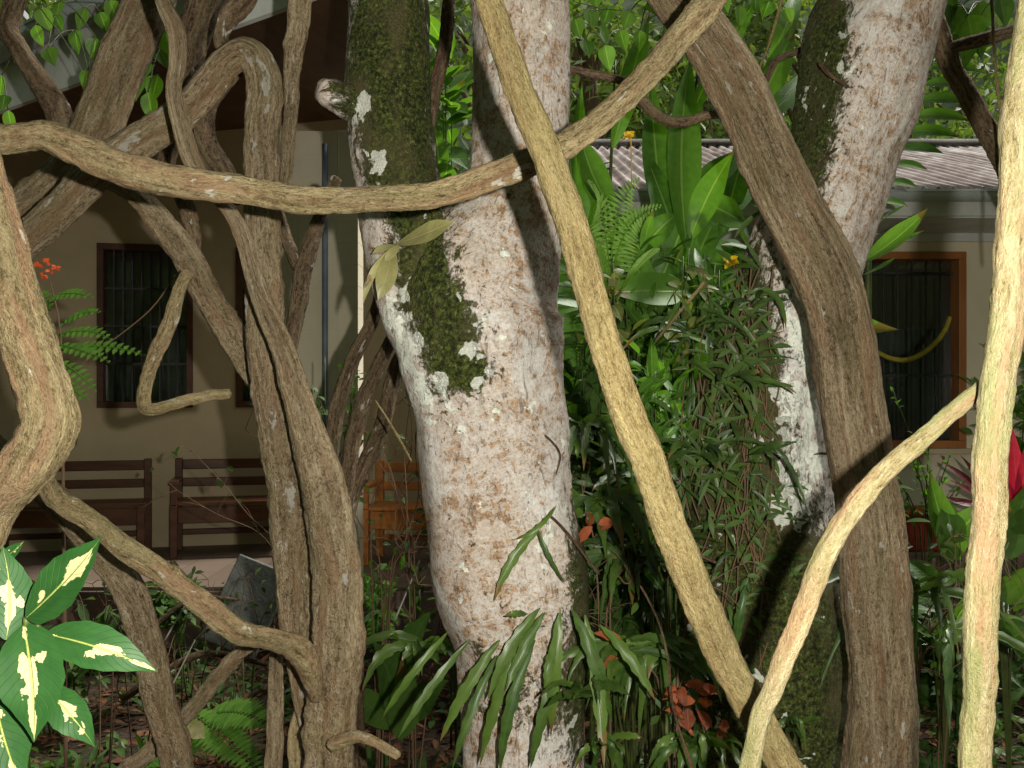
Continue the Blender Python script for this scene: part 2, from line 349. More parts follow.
# ---------------------------------------------------------------- organic tube
def catmull(pts, n):
    out = []
    q = [pts[0]] + pts + [pts[-1]]
    for i in range(1, len(q)-2):
        a, b, c, d = q[i-1], q[i], q[i+1], q[i+2]
        for k in range(n):
            t = k/n
            out.append(tuple(.5*((2*b[j]) + (-a[j]+c[j])*t + (2*a[j]-5*b[j]+4*c[j]-d[j])*t*t + (-a[j]+3*b[j]-3*c[j]+d[j])*t*t*t) for j in range(len(b))))
    out.append(tuple(pts[-1]))
    return out
def tube(mb, pts, step=.009, seg=36, lump=.06, ridge=.04, nr=5, twist=3., flat=1., seed=0, gnarl=.3, mask=None, cap=True, rough=None, knot=1.):
    """pts: (x,y,z,r). Adds a lumpy, ridged, closed tube."""
    c = catmull(pts, 24)
    # resample by arc length
    P_ = [Vector(p[:3]) for p in c]; rr = [p[3] for p in c]
    L = [0]
    for i in range(1, len(P_)): L.append(L[-1]+(P_[i]-P_[i-1]).length)
    n = max(4, int(L[-1]/step)); ring = []; j = 0
    for i in range(n+1):
        s = L[-1]*i/n
        while j < len(L)-2 and L[j+1] < s: j += 1
        t = (s-L[j])/max(1e-6, L[j+1]-L[j]); t = min(1, max(0, t))
        ring.append((P_[j].lerp(P_[j+1], t), rr[j]*(1-t)+rr[j+1]*t, s))
    vs_ = []; bcs = []; mo = []; wh = []; uv = []
    up = None
    off = seed*3.17
    rm = sum(r for _, r, _ in ring)/len(ring)
    rough = rough if rough is not None else min(.08, .0022/rm)
    kr = random.Random(int(seed*77)+3); knots = []
    if knot:
        ks = kr.uniform(.05, .3)
        while ks < L[-1]:
            knots.append((ks, kr.uniform(0, 6.28), kr.choice((.10, .16, .26, -.12))*knot, kr.uniform(.35, .8))); ks += kr.uniform(.06, .35)
    for i, (p, r, s) in enumerate(ring):
        kn = [q for q in knots if abs(q[0]-s) < 2.5*q[3]*r]
        r = r*(1+.10*knot*noise.noise(Vector((s*5, off, 9))))
        a = ring[max(0, i-1)][0]; b = ring[min(n, i+1)][0]; T = (b-a).normalized()
        if up is None:
            up = Vector((0, 1, 0)) if abs(T.y) < .9 else Vector((0, 0, 1))
        up = (up - T*up.dot(T)).normalized(); sd_ = T.cross(up)
        wob = noise.noise(Vector((s*4/max(rm, .01)*.05, off, 1.3)))*gnarl*rm, noise.noise(Vector((s*4/max(rm, .01)*.05, off, 7.7)))*gnarl*rm
        cc = p + up*wob[0] + sd_*wob[1]
        endk = 1.
        if cap:
            e = min(s, L[-1]-s)/max(r, 1e-4)
            if e < .5: endk = math.sqrt(max(.0, 1-(1-e/.5)**2))*.96+.04
        for k in range(seg):
            an = 2*math.pi*k/seg; ca, sa = math.cos(an), math.sin(an)
            nv = Vector((ca*1.2+off, sa*1.2, s*.55/rm))
            f = 1 + lump*1.6*noise.noise(nv) + lump*.8*noise.noise(nv*2.7)
            f += lump*.5*noise.noise(Vector((ca*4+off, sa*4, s*3/rm*.6)))
            f += ridge*math.sin(an*nr + s*twist + 1.5*noise.noise(Vector((off, s*3, 2))))
            f += ridge*.5*noise.noise(Vector((ca*5+off, sa*5, s*4)))
            f += rough*noise.noise(Vector((ca*rm*260+off, sa*rm*260, s*110))) + rough*.9*noise.noise(Vector((ca*rm*110, sa*rm*110+off, s*45)))
            for q in kn:
                da = (an-q[1]+math.pi) % (2*math.pi)-math.pi
                f += q[2]*math.exp(-(da/ (q[3]*1.0))**2-((s-q[0])/(q[3]*r))**2)
            rad = r*f*endk
            vtx = cc + up*(ca*rad*flat) + sd_*(sa*rad)
            vs_.append(vtx); bcs.append((ca*rm+off, sa*rm, s)); uv.append((k/seg, s))
            if mask:
                m_ = mask(vtx); mo.append(m_[0]); wh.append(m_[1])
    fs = [(i*seg+k, i*seg+(k+1) % seg, (i+1)*seg+(k+1) % seg, (i+1)*seg+k) for i in range(n) for k in range(seg)]
    if cap:
        fs.append(tuple(range(seg-1, -1, -1))); fs.append(tuple(range(n*seg, n*seg+seg)))
    kw = dict(bc=bcs)
    if mask: kw.update(moss=mo, white=wh)
    mb.add(vs_, fs, uv, **kw)
def px_pts(lst, d0, d1=None, f=0.5):
    """(px,py,width_px[,d])"""
    d1 = d0 if d1 is None else d1; n = len(lst)-1; out = []
    for i, q in enumerate(lst):
        d = q[3] if len(q) > 3 else d0+(d1-d0)*i/n
        p = P(q[0], q[1], d); out.append((p.x, p.y, p.z, q[2]*f/F*d))
    return out
vn = [0]
def vine(lst, d0, d1, mat, label, name='vine', cat='vine', extra=(), **kw):
    vn[0] += 1
    mb = MB(); kw.setdefault('seed', vn[0])
    tube(mb, px_pts(lst, d0, d1), **kw)
    for e in extra:
        tube(mb, px_pts(e[0], e[1], e[2]), seed=vn[0]+.5, seg=20)
    return tag(mb.build(name, M[mat]), label, cat)

# ---------------------------------------------------------------- leaves
def leafgeo(mb, p, d, up, L, W, droop=.6, fold=.25, n=8, pk=.45, wave=0., rnd=None, tip=1.2, cols=3, twist=0, mi=0, curl=0):
    p = Vector(p); d = Vector(d).normalized(); up = Vector(up)
    rnd = random.random() if rnd is None else rnd
    side = d.cross(up)
    if side.length < 1e-3: side = d.cross(Vector((1, 0, .1)))
    side.normalize(); ph = random.random()*6
    vs_ = []; uv = []
    q = math.log(.5)/math.log(pk)
    for i in range(n+1):
        t = i/n
        wd = W*.5*max(.02, math.sin(math.pi*min(1, t**q)))**(.8 if t**q < .5 else tip)
        if i == n: wd = W*.004
        if i == 0: wd = W*.04
        nn = side.cross(d).normalized()
        if twist: 
            ro = Matrix.Rotation(twist*t, 3, d); sd2 = ro @ side; nn = ro @ nn
        else: sd2 = side
        for k in range(cols):
            x = k/(cols-1)*2-1
            z = abs(x)*fold*wd + math.sin(t*14+ph+(2 if x > 0 else 0))*wave*W*abs(x)
            vs_.append(p + sd2*(x*wd) + nn*z)
            uv.append((.5+x*.5, t))
        p = p + d*(L/n)
        d = (d + Vector((0, 0, -1))*(droop/n) + nn*(curl/n)).normalized()
        side = (side - d*side.dot(d)).normalized()
    fs = [(i*cols+k, i*cols+k+1, (i+1)*cols+k+1, (i+1)*cols+k) for i in range(n) for k in range(cols-1)]
    mb.add(vs_, fs, uv, mi=mi, rnd=rnd)
def stemgeo(mb, pts, mi=0, seg=6):
    c = catmull([(p[0], p[1], p[2], p[3]) for p in pts], 5); vs_ = []; n = len(c)-1
    for i, q in enumerate(c):
        a = Vector(c[max(0, i-1)][:3]); b = Vector(c[min(n, i+1)][:3]); T = (b-a).normalized()
        u = T.cross(Vector((.3, 1, .2))).normalized(); s = T.cross(u)
        for k in range(seg):
            an = 2*math.pi*k/seg
            vs_.append(Vector(q[:3])+u*math.cos(an)*q[3]+s*math.sin(an)*q[3])
    fs = [(i*seg+k, i*seg+(k+1) % seg, (i+1)*seg+(k+1) % seg, (i+1)*seg+k) for i in range(n) for k in range(seg)]
    fs += [tuple(range(seg-1, -1, -1)), tuple(range(n*seg, n*seg+seg))]
    mb.add(vs_, fs, None, mi=mi, rnd=.5)
rnd = random.random
def ru(a, b): return a+(b-a)*random.random()
def rdir(zb=0, flat=1):
    while True:
        v = Vector((ru(-1, 1), ru(-1, 1), ru(-1, 1)*flat+zb))
        if .1 < v.length: return v.normalized()

# ================================================================ SETTING
mb = MB(); N = 90
vs_ = []; fs = []
for j in range(N+1):
    for i in range(N+1):
        x = (i/N*2-1); y = (j/N*2-1)
        X = math.copysign(abs(x)**2.6*400, x); Y = math.copysign(abs(y)**2.6*400, y)+5
        r_ = math.hypot(X, Y-5)
        z = GZ+.05*noise.noise(Vector((X*.9, Y*.9, 0)))
        if Y > 6.4: z = GZ-.02
        if Y > 20: z += min(1, (Y-20)/40)*0
        vs_.append(Vector((X, Y, z)))
for j in range(N):
    for i in range(N):
        a = j*(N+1)+i; fs.append((a, a+1, a+N+2, a+N+1))
mb.add(vs_, fs); tag(mb.build('ground', M['soil']), kind='structure')
# wooded hill far behind; ring added on unseen sides to block low sky light
mb = MB(); vs_ = []; fs = []
A, B = 150, 16
for j in range(B+1):
    for i in range(A+1):
        an = 2*math.pi*i/A; t = j/B; r_ = 34+t*60; X = math.sin(an)*r_; Y = math.cos(an)*r_
        lo = 1-.45*math.exp(-((an-5.75)/.35)**2)
        z = GZ-1+ (1-(1-t)**2)*(38+8*noise.noise(Vector((X*.03, 3, 0))))*lo + noise.noise(Vector((X*.2, Y*.2, 1)))*1.2
        vs_.append(Vector((X, Y, z)))
for j in range(B):
    for i in range(A):
        a = j*(A+1)+i; fs.append((a, a+1, a+A+2, a+A+1))
mb.add(vs_, fs); M['hill'] = simple('hill_green', (.05, .08, .03), (.02, .035, .012), sc=1.5, rough=.95, bump=1)
tag(mb.build('hill', M['hill']), kind='structure')
HILL = [v for v in vs_ if v.y > 0 and abs(v.x) < v.y*.75]

# ---------------------------------------------------------------- left house with veranda
hl = empty('house', (-3.2, 9.2, GZ), 'cream single storey house with a dark veranda and barred windows, behind the vines at left', 'house')
hinv = Matrix.Translation(-hl.location)
ang = R(13)                                   # wall recedes to the right
wo = P(97, 384, 8.7); wdir = Vector((math.cos(ang), math.sin(ang), 0)); wn = Vector((-math.sin(ang), math.cos(ang), 0))  # away from camera
rotw = Matrix.Rotation(ang, 3, 'Z')
def WP(px, py, back=0):      # a point of the left wall plane
    dx = (px-512)/F; # solve (t*dx, t) on the plane
    t = wn.dot(wo)/wn.dot(Vector((dx, 1, 0)))
    return Vector((t*dx, t, CZ+(384-py)/F*t))+wn*back
def wu(p): return (p-wo).dot(wdir)
u0, u1 = 0, wu(WP(193, 384)); zt = WP(97, 243).z; zb = WP(97, 408).z
FL = .03
def wall_with_holes(mb, holes, ua, ub, za, zb_, org, dr, nrm, th=.18):
    us = sorted({ua, ub, *[h[0] for h in holes], *[h[1] for h in holes]})
    zs = sorted({za, zb_, *[h[2] for h in holes], *[h[3] for h in holes]})
    rt = Matrix.Rotation(math.atan2(dr.y, dr.x), 3, 'Z')
    for i in range(len(us)-1):
        for j in range(len(zs)-1):
            cu, cz = (us[i]+us[i+1])/2, (zs[j]+zs[j+1])/2
            if any(h[0] < cu < h[1] and h[2] < cz < h[3] for h in holes): continue
            mb.box(Vector((org.x, org.y, 0))+dr*cu+nrm*(th/2)+Vector((0, 0, cz)), (us[i+1]-us[i], th, zs[j+1]-zs[j]), rt)
ue0 = wu(WP(236, 384)); ue1 = ue0+.75
mb = MB(); wall_with_holes(mb, [(u0, u1, zb, zt), (ue0, ue1, zb, zt)], -5.5, 3.0, GZ-.1, 4.0, wo, wdir, wn)
mb.build('wall', M['wall'], hl, smooth=False, inv=hinv)
# side wall closing the house at its right end
e = wo+wdir*3.0
mb = MB(); mb.box(Vector((e.x, e.y, 0))+wn*2+wdir*.095+Vector((0, 0, (3.35+GZ-.1)/2)), (.18, 4, 3.35-GZ+.1), rotw)
mb.box(Vector((e.x, e.y, 0))+wn*4.1-wdir*4.2+Vector((0, 0, (3.35+GZ-.1)/2)), (8.6, .18, 3.35-GZ+.1), rotw)
mb.box(Vector((wo.x, wo.y, 0))-wdir*5.4+wn*2.1+Vector((0, 0, (3.35+GZ-.1)/2)), (.18, 3.8, 3.35-GZ+.1), rotw)
mb.box(Vector((wo.x, wo.y, 0))-wdir*1.2+wn*2.1+Vector((0, 0, 3.3)), (8.3, 4, .05), rotw)  # unseen room ceiling, added to keep sky light out
mb.build('wall', M['wall'], hl, smooth=False, inv=hinv)
def lwin(a, b, z0, z1, curtains):
    S_ = MB(); W9 = Vector((wo.x, wo.y, 0))
    W0 = Vector((wo.x, wo.y, 0))
    f = MB(); s = .0555
    for (uc, zc, sx_, sz_) in (((a+b)/2, z1-s/2, b-a, s), ((a+b)/2, z0+s/2, b-a, s), (a+s/2, (z0+z1)/2, s, z1-z0-2*s), (b-s/2, (z0+z1)/2, s, z1-z0-2*s)):
        f.box(W0+wdir*uc+wn*.05+Vector((0, 0, zc)), (sx_, .15, sz_), rotw)
    fr = f.build('window', M['darkframe'], hl, smooth=False, inv=hinv, bevel=.004)
    g = MB(); g.box(W0+wdir*(a+b)/2+wn*.10+Vector((0, 0, (z0+z1)/2)), (b-a-2*s, .006, z1-z0-2*s), rotw); g.build('pane', M['glass'], fr, smooth=False, inv=hinv)
    g = MB(); m_ = 9
    for k in range(1, m_):
        g.box(W0+wdir*(a+s+(b-a-2*s)*k/m_)+wn*.05+Vector((0, 0, (z0+z1)/2)), (.012, .012, z1-z0-2*s), rotw)
    for k in (1, 2, 3):
        g.box(W0+wdir*((a+b)/2)+wn*.058+Vector((0, 0, z0+s+(z1-z0-2*s)*k/4)), (b-a-2*s, .01, .02), rotw)
    g.build('window_grille', M['bars'], fr, smooth=False, inv=hinv)
    g = MB()
    vs_ = []; fs = []; nC = 40
    for i in range(nC+1):
        uu = a+s+(b-a-2*s)*i/nC; off = .6+.03*math.sin(i*1.7)
        for zz in (z0-.05, z0+(z1-z0)*.5): vs_.append(W0+wdir*uu+wn*off+Vector((0, 0, zz)))
    for i in range(nC):
        if 9 < i < 22: continue
        fs.append((2*i, 2*i+2, 2*i+3, 2*i+1))
    g.add(vs_, fs); g.build('curtain', M['curtain'], fr, inv=hinv)
lwin(u0, u1, zb, zt, 1); lwin(ue0, ue1, zb, zt, 1)
# veranda floor slab, edge, step
mb = MB(); vy = 7.05
c1 = P(-700, 384, vy); 
mb.box((-4.2, (vy+11.5)/2, (FL+GZ-.1)/2), (7.3, 11.5-vy, FL-GZ+.1)); mb.build('veranda_plinth', M['plinth'], hl, smooth=False, inv=hinv, bevel=.01)
mb = MB(); mb.box((-4.2, (vy+11.5)/2-.0, FL+.014), (7.24, 11.5-vy-.06, .022)); mb.build('veranda_floor', M['tile'], hl, smooth=False, inv=hinv)
# veranda ceiling / roof slope
mb = MB()
ev0 = P(0, 63, 5.4); ev1 = P(170, 5, 4.4); ev0.z = ev1.z = 3.2
ed = (ev1-ev0).normalized(); en = Vector((-ed.y, ed.x, 0))
if en.y < 0: en = -en
a0 = ev0-ed*3; a1 = ev1+ed*1.05
b0 = Vector((-9, 11.2, 3.2)); b1 = Vector((-1.25, 11.2, 3.2))
z1_ = Vector((0, 0, 1.1))
mb.add([a0, a1, b1+z1_, b0+z1_, a0+Vector((0,0,.05)), a1+Vector((0,0,.05)), b1+z1_+Vector((0,0,.05)), b0+z1_+Vector((0,0,.05))],
       [(0,3,2,1),(4,5,6,7),(0,1,5,4),(1,2,6,5),(2,3,7,6),(3,0,4,7)])
mb.build('ceiling', M['ceil'], hl, smooth=False, inv=hinv)
def corr(name, p00, p10, p01, p11, pitch, amp, parent, inv, mat):
    """corrugated sheet: p0x eave, p1x ridge"""
    n = int((p01-p00).length/pitch)*8; m = 10; g = MB(); vs_ = []; fs = []
    nr = (p01-p00).cross(p10-p00).normalized()
    if nr.z < 0: nr = -nr
    for j in range(m+1):
        for i in range(n+1):
            a = p00.lerp(p01, i/n); b = p10.lerp(p11, i/n)
            vs_.append(a.lerp(b, j/m)+nr*(amp*math.sin(i/8*2*math.pi)+.012*noise.noise(Vector((i*.02, j*.6, 0)))))
    for j in range(m):
        for i in range(n):
            q = j*(n+1)+i; fs.append((q, q+1, q+n+2, q+n+1))
    g.add(vs_, fs); o = g.build(name, mat, parent, inv=inv)
    md = o.modifiers.new('thick', 'SOLIDIFY'); md.thickness = .004
    return o
U = Vector((0, 0, .08)); o_ = -en*.08
corr('roof', a0+U+o_, b0+z1_+U, a1+U+o_, b1+z1_+U, .09, .012, hl, hinv, M['roof'])
mb = MB(); mb.box((a0+a1)/2-en*.02+Vector((0,0,-.09)), ((a1-a0).length, .03, .30), Matrix.Rotation(math.atan2(ed.y, ed.x), 3, 'Z'))
mb.build('fascia', M['fascia'], hl, smooth=False, inv=hinv)
def gutter(a, b, r_, parent, inv):
    g = MB(); T = (b-a).normalized(); n_ = Vector((T.y, -T.x, 0))
    if n_.y > 0: n_ = -n_
    vs_ = []; k_ = 10
    for q in (a, b):
        for rr_ in (r_, r_-.006):
            for k in range(k_+1):
                an = math.pi*k/k_
                vs_.append(q+n_*(r_*1.02+math.cos(an)*rr_)+Vector((0, 0, -math.sin(an)*rr_)))
    h = k_+1; fs = []
    for k in range(k_):
        fs.append((k, k+1, 2*h+k+1, 2*h+k)); fs.append((h+k, 3*h+k, 3*h+k+1, h+k+1))
        fs.append((k, h+k, h+k+1, k+1)); fs.append((2*h+k, 2*h+k+1, 3*h+k+1, 3*h+k))
    fs += [(0, 2*h, 3*h, h), (k_, h+k_, 3*h+k_, 2*h+k_)]
    g.add(vs_, fs)
    tq = Matrix.Rotation(math.atan2(T.y, T.x), 3, 'Z')
    g.box((a+b)/2+n_*(2.04*r_)+Vector((0, 0, .004)), ((b-a).length, .012, .014), tq)
    return g.build('gutter', M['gutter'], parent, inv=inv, smooth=False)
gutter(a0-en*.035+Vector((0,0,.05)), a1-en*.035+Vector((0,0,.05)), .075, hl, hinv)
# corner pillar + downpipe
pb = P(322, 384, 7.2)
mb = MB(); mb.box((pb.x, pb.y, (FL+.025+3.3)/2), (.56, .25, 3.3-FL-.025)); 
for k in range(1, 21): mb.box((pb.x, pb.y, FL+.155*k), (.563, .253, .004))
for k in range(1, 4): mb.box((pb.x-.28+.14*k, pb.y-.1255, FL+1.66), (.004, .004, 3.2))
mb.build('pillar', M['wall2'], hl, smooth=False, inv=hinv, bevel=.003)
mb = MB(); stemgeo(mb, [(pb.x+.05, pb.y-.15, FL+.03, .022), (pb.x+.05, pb.y-.15, 1.5, .022), (pb.x+.05, pb.y-.15, 3.2, .022)], seg=12)
mb.build('downpipe', M['pipe'], hl, inv=hinv)

# ---------------------------------------------------------------- benches
def bench(loc, rz, width, label, mat, arms=True):
    r_ = empty('bench', loc, label, 'bench', 'wooden benches on the veranda', rz)
    w2 = width/2
    def pt(name, boxes, m=mat):
        b = MB()
        for c, s in boxes: b.box(c, s)
        return b.build(name, M[m], r_, smooth=False, bevel=.006)
    for x in (-w2+.04, w2-.04):
        pt('leg', [((x, -.22, .22), (.06, .06, .44))])
        pt('back_post', [((x, .22, .40), (.06, .06, .80))])
        if arms:
            pt('armrest', [((x, -.03, .625), (.07, .5, .035)), ((x, -.22, .525), (.05, .05, .165))])
    pt('seat', [((0, -.17+.115*k, .445), (width-.02, .1, .028)) for k in range(4)])
    pt('apron', [((0, -.20, .355), (width-.14, .024, .14))])
    pt('back_rail', [((0, .215, .745), (width-.14, .03, .085))])
    pt('back_rail', [((0, .215, .59), (width-.14, .03, .075))])
    pt('stretcher', [((0, .19, .16), (width-.14, .03, .05))])
    return r_
q = WP(82, 384, -.42); bench((q.x, q.y, FL+.026), ang, 1.22, 'dark varnished bench under the barred window, left bench of the veranda', 'bench', arms=False)
q = WP(243, 384, -.42); bench((q.x, q.y, FL+.026), ang, 1.14, 'dark varnished bench partly behind the twisted vine, second bench from the left', 'bench')
q = P(428, 384, 8.1); bench((q.x, q.y, FL+.026), R(-8), 1.0, 'bench coloured orange as if lit, right of the cream pillar, partly behind the pale forked trunk', 'bench2')

# ---------------------------------------------------------------- right house
hr = empty('house', (3.6, 7.3, GZ), 'cream house with pinkish corrugated roof, grey gutter and orange framed window, at right', 'house')
rinv = Matrix.Translation(-hr.location)
Yw = 7.3
def WX(px): return (px-512)/F*Yw
def WZ(py): return CZ+(384-py)/F*Yw
wx0, wx1, wz0, wz1 = WX(822), WX(965), WZ(448), WZ(252)
O = Vector((0, Yw, 0)); X_ = Vector((1, 0, 0)); Y_ = Vector((0, 1, 0))
xl = WX(640); xr = 9.0
mb = MB(); wall_with_holes(mb, [(wx0, wx1, wz0, wz1)], xl, xr, GZ-.1, 2.93, O, X_, Y_)
mb.box((xl-.092, Yw+2.5, (2.93+GZ)/2), (.18, 5, 2.93-GZ)); mb.box((xl/2+xr/2, Yw+5.1, (2.93+GZ)/2), (xr-xl, .18, 2.93-GZ)); mb.box((xr-.1, Yw+2.6, (2.93+GZ)/2), (.18, 4.8, 2.93-GZ))
mb.build('wall', M['wall2'], hr, smooth=False, inv=rinv)
f = MB(); s = .055
for (xc, zc, sx_, sz_) in (((wx0+wx1)/2, wz1-s/2, wx1-wx0, s), ((wx0+wx1)/2, wz0+s/2, wx1-wx0, s), (wx0+s/2, (wz0+wz1)/2, s, wz1-wz0-2*s), (wx1-s/2, (wz0+wz1)/2, s, wz1-wz0-2*s)):
    f.box((xc, Yw+.05, zc), (sx_, .16, sz_))
fr = f.build('window', M['frame'], hr, smooth=False, inv=rinv, bevel=.005)
g = MB(); g.box(((wx0+wx1)/2, Yw+.11, (wz0+wz1)/2), (wx1-wx0-2*s, .006, wz1-wz0-2*s)); g.build('pane', M['glass'], fr, smooth=False, inv=rinv)
g = MB()
for k in range(1, 9): g.box((wx0+s+(wx1-wx0-2*s)*k/9, Yw+.06, (wz0+wz1)/2), (.011, .011, wz1-wz0-2*s))
for k in (.36, .93): g.box(((wx0+wx1)/2, Yw+.068, wz0+s+(wz1-wz0-2*s)*k), (wx1-wx0-2*s, .009, .018))
g.build('window_grille', M['bars'], fr, smooth=False, inv=rinv)
g = MB(); vs_ = []; fs = []; nC = 60
for i in range(nC+1):
    xx = wx0+s+(wx1-wx0-2*s)*i/nC
    for zz in (wz0+.03, wz0+(wz1-wz0)*.62): vs_.append(Vector((xx, Yw+.32+.03*math.sin(i*1.3), zz)))
for i in range(nC): fs.append((2*i, 2*i+2, 2*i+3, 2*i+1))
g.add(vs_, fs); g.build('curtain', M['curtain'], fr, inv=rinv)
# sill
g = MB(); g.box(((wx0+wx1)/2, Yw-.035, wz0-.022), (wx1-wx0+.06, .07, .04)); g.build('sill', M['wall'], fr, smooth=False, inv=rinv, bevel=.006)
# roof
ye = 6.55; ze = CZ+(384-197)/F*ye; yr = 10.2; zr = CZ+(384-147)/F*yr
rx0 = (600-512)/F*ye; rx1 = 9.6
corr('roof', Vector((rx0, ye, ze+.05)), Vector((rx0, yr, zr)), Vector((rx1, ye, ze+.05)), Vector((rx1, yr, zr)), .10, .02, hr, rinv, M['roof'])
corr('roof', Vector((rx0, yr+3.6, ze+.05)), Vector((rx0, yr, zr-.002)), Vector((rx1, yr+3.6, ze+.05)), Vector((rx1, yr, zr-.002)), .085, .013, hr, rinv, M['roof'])
mb = MB(); mb.box(((rx0+rx1)/2, yr, zr+.035), (rx1-rx0, .3, .025)); mb.build('ridge_cap', M['fascia'], hr, smooth=False, inv=rinv, bevel=.01)
mb = MB(); mb.box(((rx0+rx1)/2, ye+.03, ze-.065), (rx1-rx0, .025, .11)); mb.build('fascia', M['fascia'], hr, smooth=False, inv=rinv)
mb = MB(); mb.box(((rx0+rx1)/2, (ye+Yw)/2+.02, ze-.12), (rx1-rx0, Yw-ye-.06, .02)); mb.box(((rx0+rx1)/2, Yw-.02, ze-.16), (rx1-rx0, .03, .06)); mb.build('soffit', M['fascia'], hr, smooth=False, inv=rinv)
gutter(Vector((rx0, ye+.01, ze+.02)), Vector((rx1, ye+.01, ze+.02)), .06, hr, rinv)
# yellow rope / hanging garland seen in the window
g = MB(); dd = Yw-.03
pts_ = [(877, 352), (890, 358), (905, 360), (920, 355), (935, 343), (945, 330), (950, 317)]
stemgeo(g, [(*P(a, b, dd), .020-.0012*abs(i-3)) for i, (a, b) in enumerate(pts_)], seg=10)
tag(g.build('garland', M['garland']), 'yellow curved rope garland hanging across the barred window', 'garland')
mb = MB(); q = P(922, 384, 6.3)
mb.box((q.x, q.y, CZ+(384-530)/F*6.3), (.30, .3, .22)); mb.box((q.x, q.y, CZ+(384-513)/F*6.3+.012), (.33, .33, .035))
pl = mb.build('planter', M['brick'], smooth=False, bevel=.012); tag(pl, 'red brick planter under the orange framed window', 'planter')
# planter stands on a low kerb
mb = MB(); mb.box((q.x+.3, q.y+.1, (GZ-.05+CZ+(384-530)/F*6.3-.11)/2), (1.6, .5, CZ+(384-530)/F*6.3-.11-GZ+.05)); tag(mb.build('garden_wall', M['plinth'], smooth=False, bevel=.02), 'low rough kerb wall that carries the red planter', 'low wall')
# pale slab leaning left of the bundle
mb = MB(); q = P(250, 568, 6.2)
mb.box(q+Vector((-.02, 0, -.24)), (.36, .05, .56), Matrix.Rotation(R(22), 3, 'Y') @ Matrix.Rotation(R(-20), 3, 'X'))
tag(mb.build('stone_slab', M['pot'], smooth=False, bevel=.01), 'grey stone slab leaning at the veranda edge behind the vines', 'slab')
#BG
# ================================================================ TREES (foreground)
def blob(*bl):
    def f(v):
        px = 512+v.x/v.y*F; py = 384-(v.z-CZ)/v.y*F
        m = 0; wv = 0
        for (k, x, y, rx, ry, s) in bl:
            e = math.exp(-(((px-x)/rx)**2+((py-y)/ry)**2))*s
            if k == 'm': m += e
            else: wv += e
        return (max(0, min(1.2, m)), max(0, min(1.2, wv)))
    return f
def lr(rows, d, dt=None):   # (y,left,right)
    out = []
    for r_ in rows:
        y, a, b = r_[:3]; dd = r_[3] if len(r_) > 3 else d
        out.append(((a+b)/2, y, (b-a), dd))
    return out
maskA = blob(('m', 392, 20, 45, 110, 1.15), ('m', 395, 110, 42, 80, 1.0), ('m', 412, 190, 30, 55, .9), ('m', 425, 270, 28, 55, .95), ('m', 452, 340, 28, 50, 1.15), ('m', 470, 375, 22, 20, .7), ('m', 408, 300, 12, 30, .5),
             ('m', 598, 560, 26, 130, 1.0), ('m', 590, 420, 16, 120, .7), ('m', 520, 700, 60, 40, .35), ('m', 585, 690, 30, 90, .7), ('m', 480, 650, 30, 40, .25),
             ('m', 340, 95, 15, 30, .3), ('m', 575, 60, 8, 200, .4),
             ('w', 360, 105, 18, 18, .9), ('w', 372, 190, 14, 55, .55), ('w', 400, 330, 26, 60, .85), ('w', 500, 360, 30, 50, .35), ('w', 430, 400, 45, 50, .7), ('w', 540, 560, 20, 120, .45), ('w', 380, 40, 12, 50, .3), ('w', 480, 330, 15, 40, .6), ('w', 560, 740, 30, 25, .7), ('w', 560, 470, 10, 60, .5))
tA = empty('forked_tree', tuple(P(520, 384, 2.75)[:2])+(GZ-.1,), 'pale forked tree with lichen patches and a mossy dark left limb', 'tree')
ainv = Matrix.Translation(-tA.location)
mb = MB()
gy = 384+(CZ-GZ+.1)/2.75*F
tube(mb, px_pts(lr([(-420, 520, 600, 2.9), (-200, 486, 582, 2.84), (-40, 474, 571), (60, 473, 571), (150, 471, 570), (200, 462, 568), (250, 428, 565), (300, 396, 561), (350, 395, 563), (410, 411, 567), (470, 421, 571), (530, 429, 582), (590, 437, 592), (640, 455, 590), (700, 463, 584), (768, 462, 584), (880, 440, 600), (gy, 400, 640)], 2.75), 0), step=.012, seg=72, lump=.035, ridge=.012, seed=3, gnarl=.04, mask=maskA, knot=.35, rough=.012)
tube(mb, px_pts(lr([(-420, 300, 370, 2.9), (-200, 330, 400, 2.84), (-40, 343, 425), (0, 346, 428), (60, 345, 429), (100, 342, 430), (150, 349, 434), (200, 357, 442), (250, 365, 460), (300, 378, 480), (350, 397, 500), (400, 420, 520), (450, 450, 520)], 2.73), 0), step=.012, seg=60, lump=.05, ridge=.015, seed=9, gnarl=.05, mask=maskA, knot=.35, rough=.015)
tube(mb, px_pts([(368, 110, 40, 2.7), (345, 98, 34, 2.66), (328, 92, 30, 2.62), (317, 91, 26, 2.6)], 2.7), step=.006, seg=28, lump=.12, seed=12, mask=maskA)
mb.build('trunk', M['trunk'], tA, inv=ainv)
maskB = blob(('m', 828, 20, 22, 90, 1.2), ('m', 806, 110, 24, 70, 1.2), ('m', 790, 190, 26, 60, .9), ('m', 735, 340, 40, 90, 1.4), ('m', 715, 470, 65, 90, 1.3), ('m', 730, 600, 95, 90, 1.5), ('m', 800, 640, 60, 90, 1.1), ('m', 770, 720, 100, 90, 1.4), ('m', 740, 400, 16, 60, .7), ('m', 735, 450, 24, 60, .8),
             ('w', 835, 60, 12, 120, .25), ('w', 805, 420, 34, 80, .9), ('w', 795, 480, 24, 50, .9), ('w', 790, 330, 24, 60, .7), ('w', 740, 620, 80, 120, .22), ('w', 880, 60, 50, 60, .2))
tB = empty('leaning_tree', tuple(P(765, 384, 2.95)[:2])+(GZ-.1,), 'leaning tree with pink white bark and mossy dark base behind the thick brown vine', 'tree')
binv = Matrix.Translation(-tB.location)
mb = MB(); gy = 384+(CZ-GZ+.1)/2.95*F
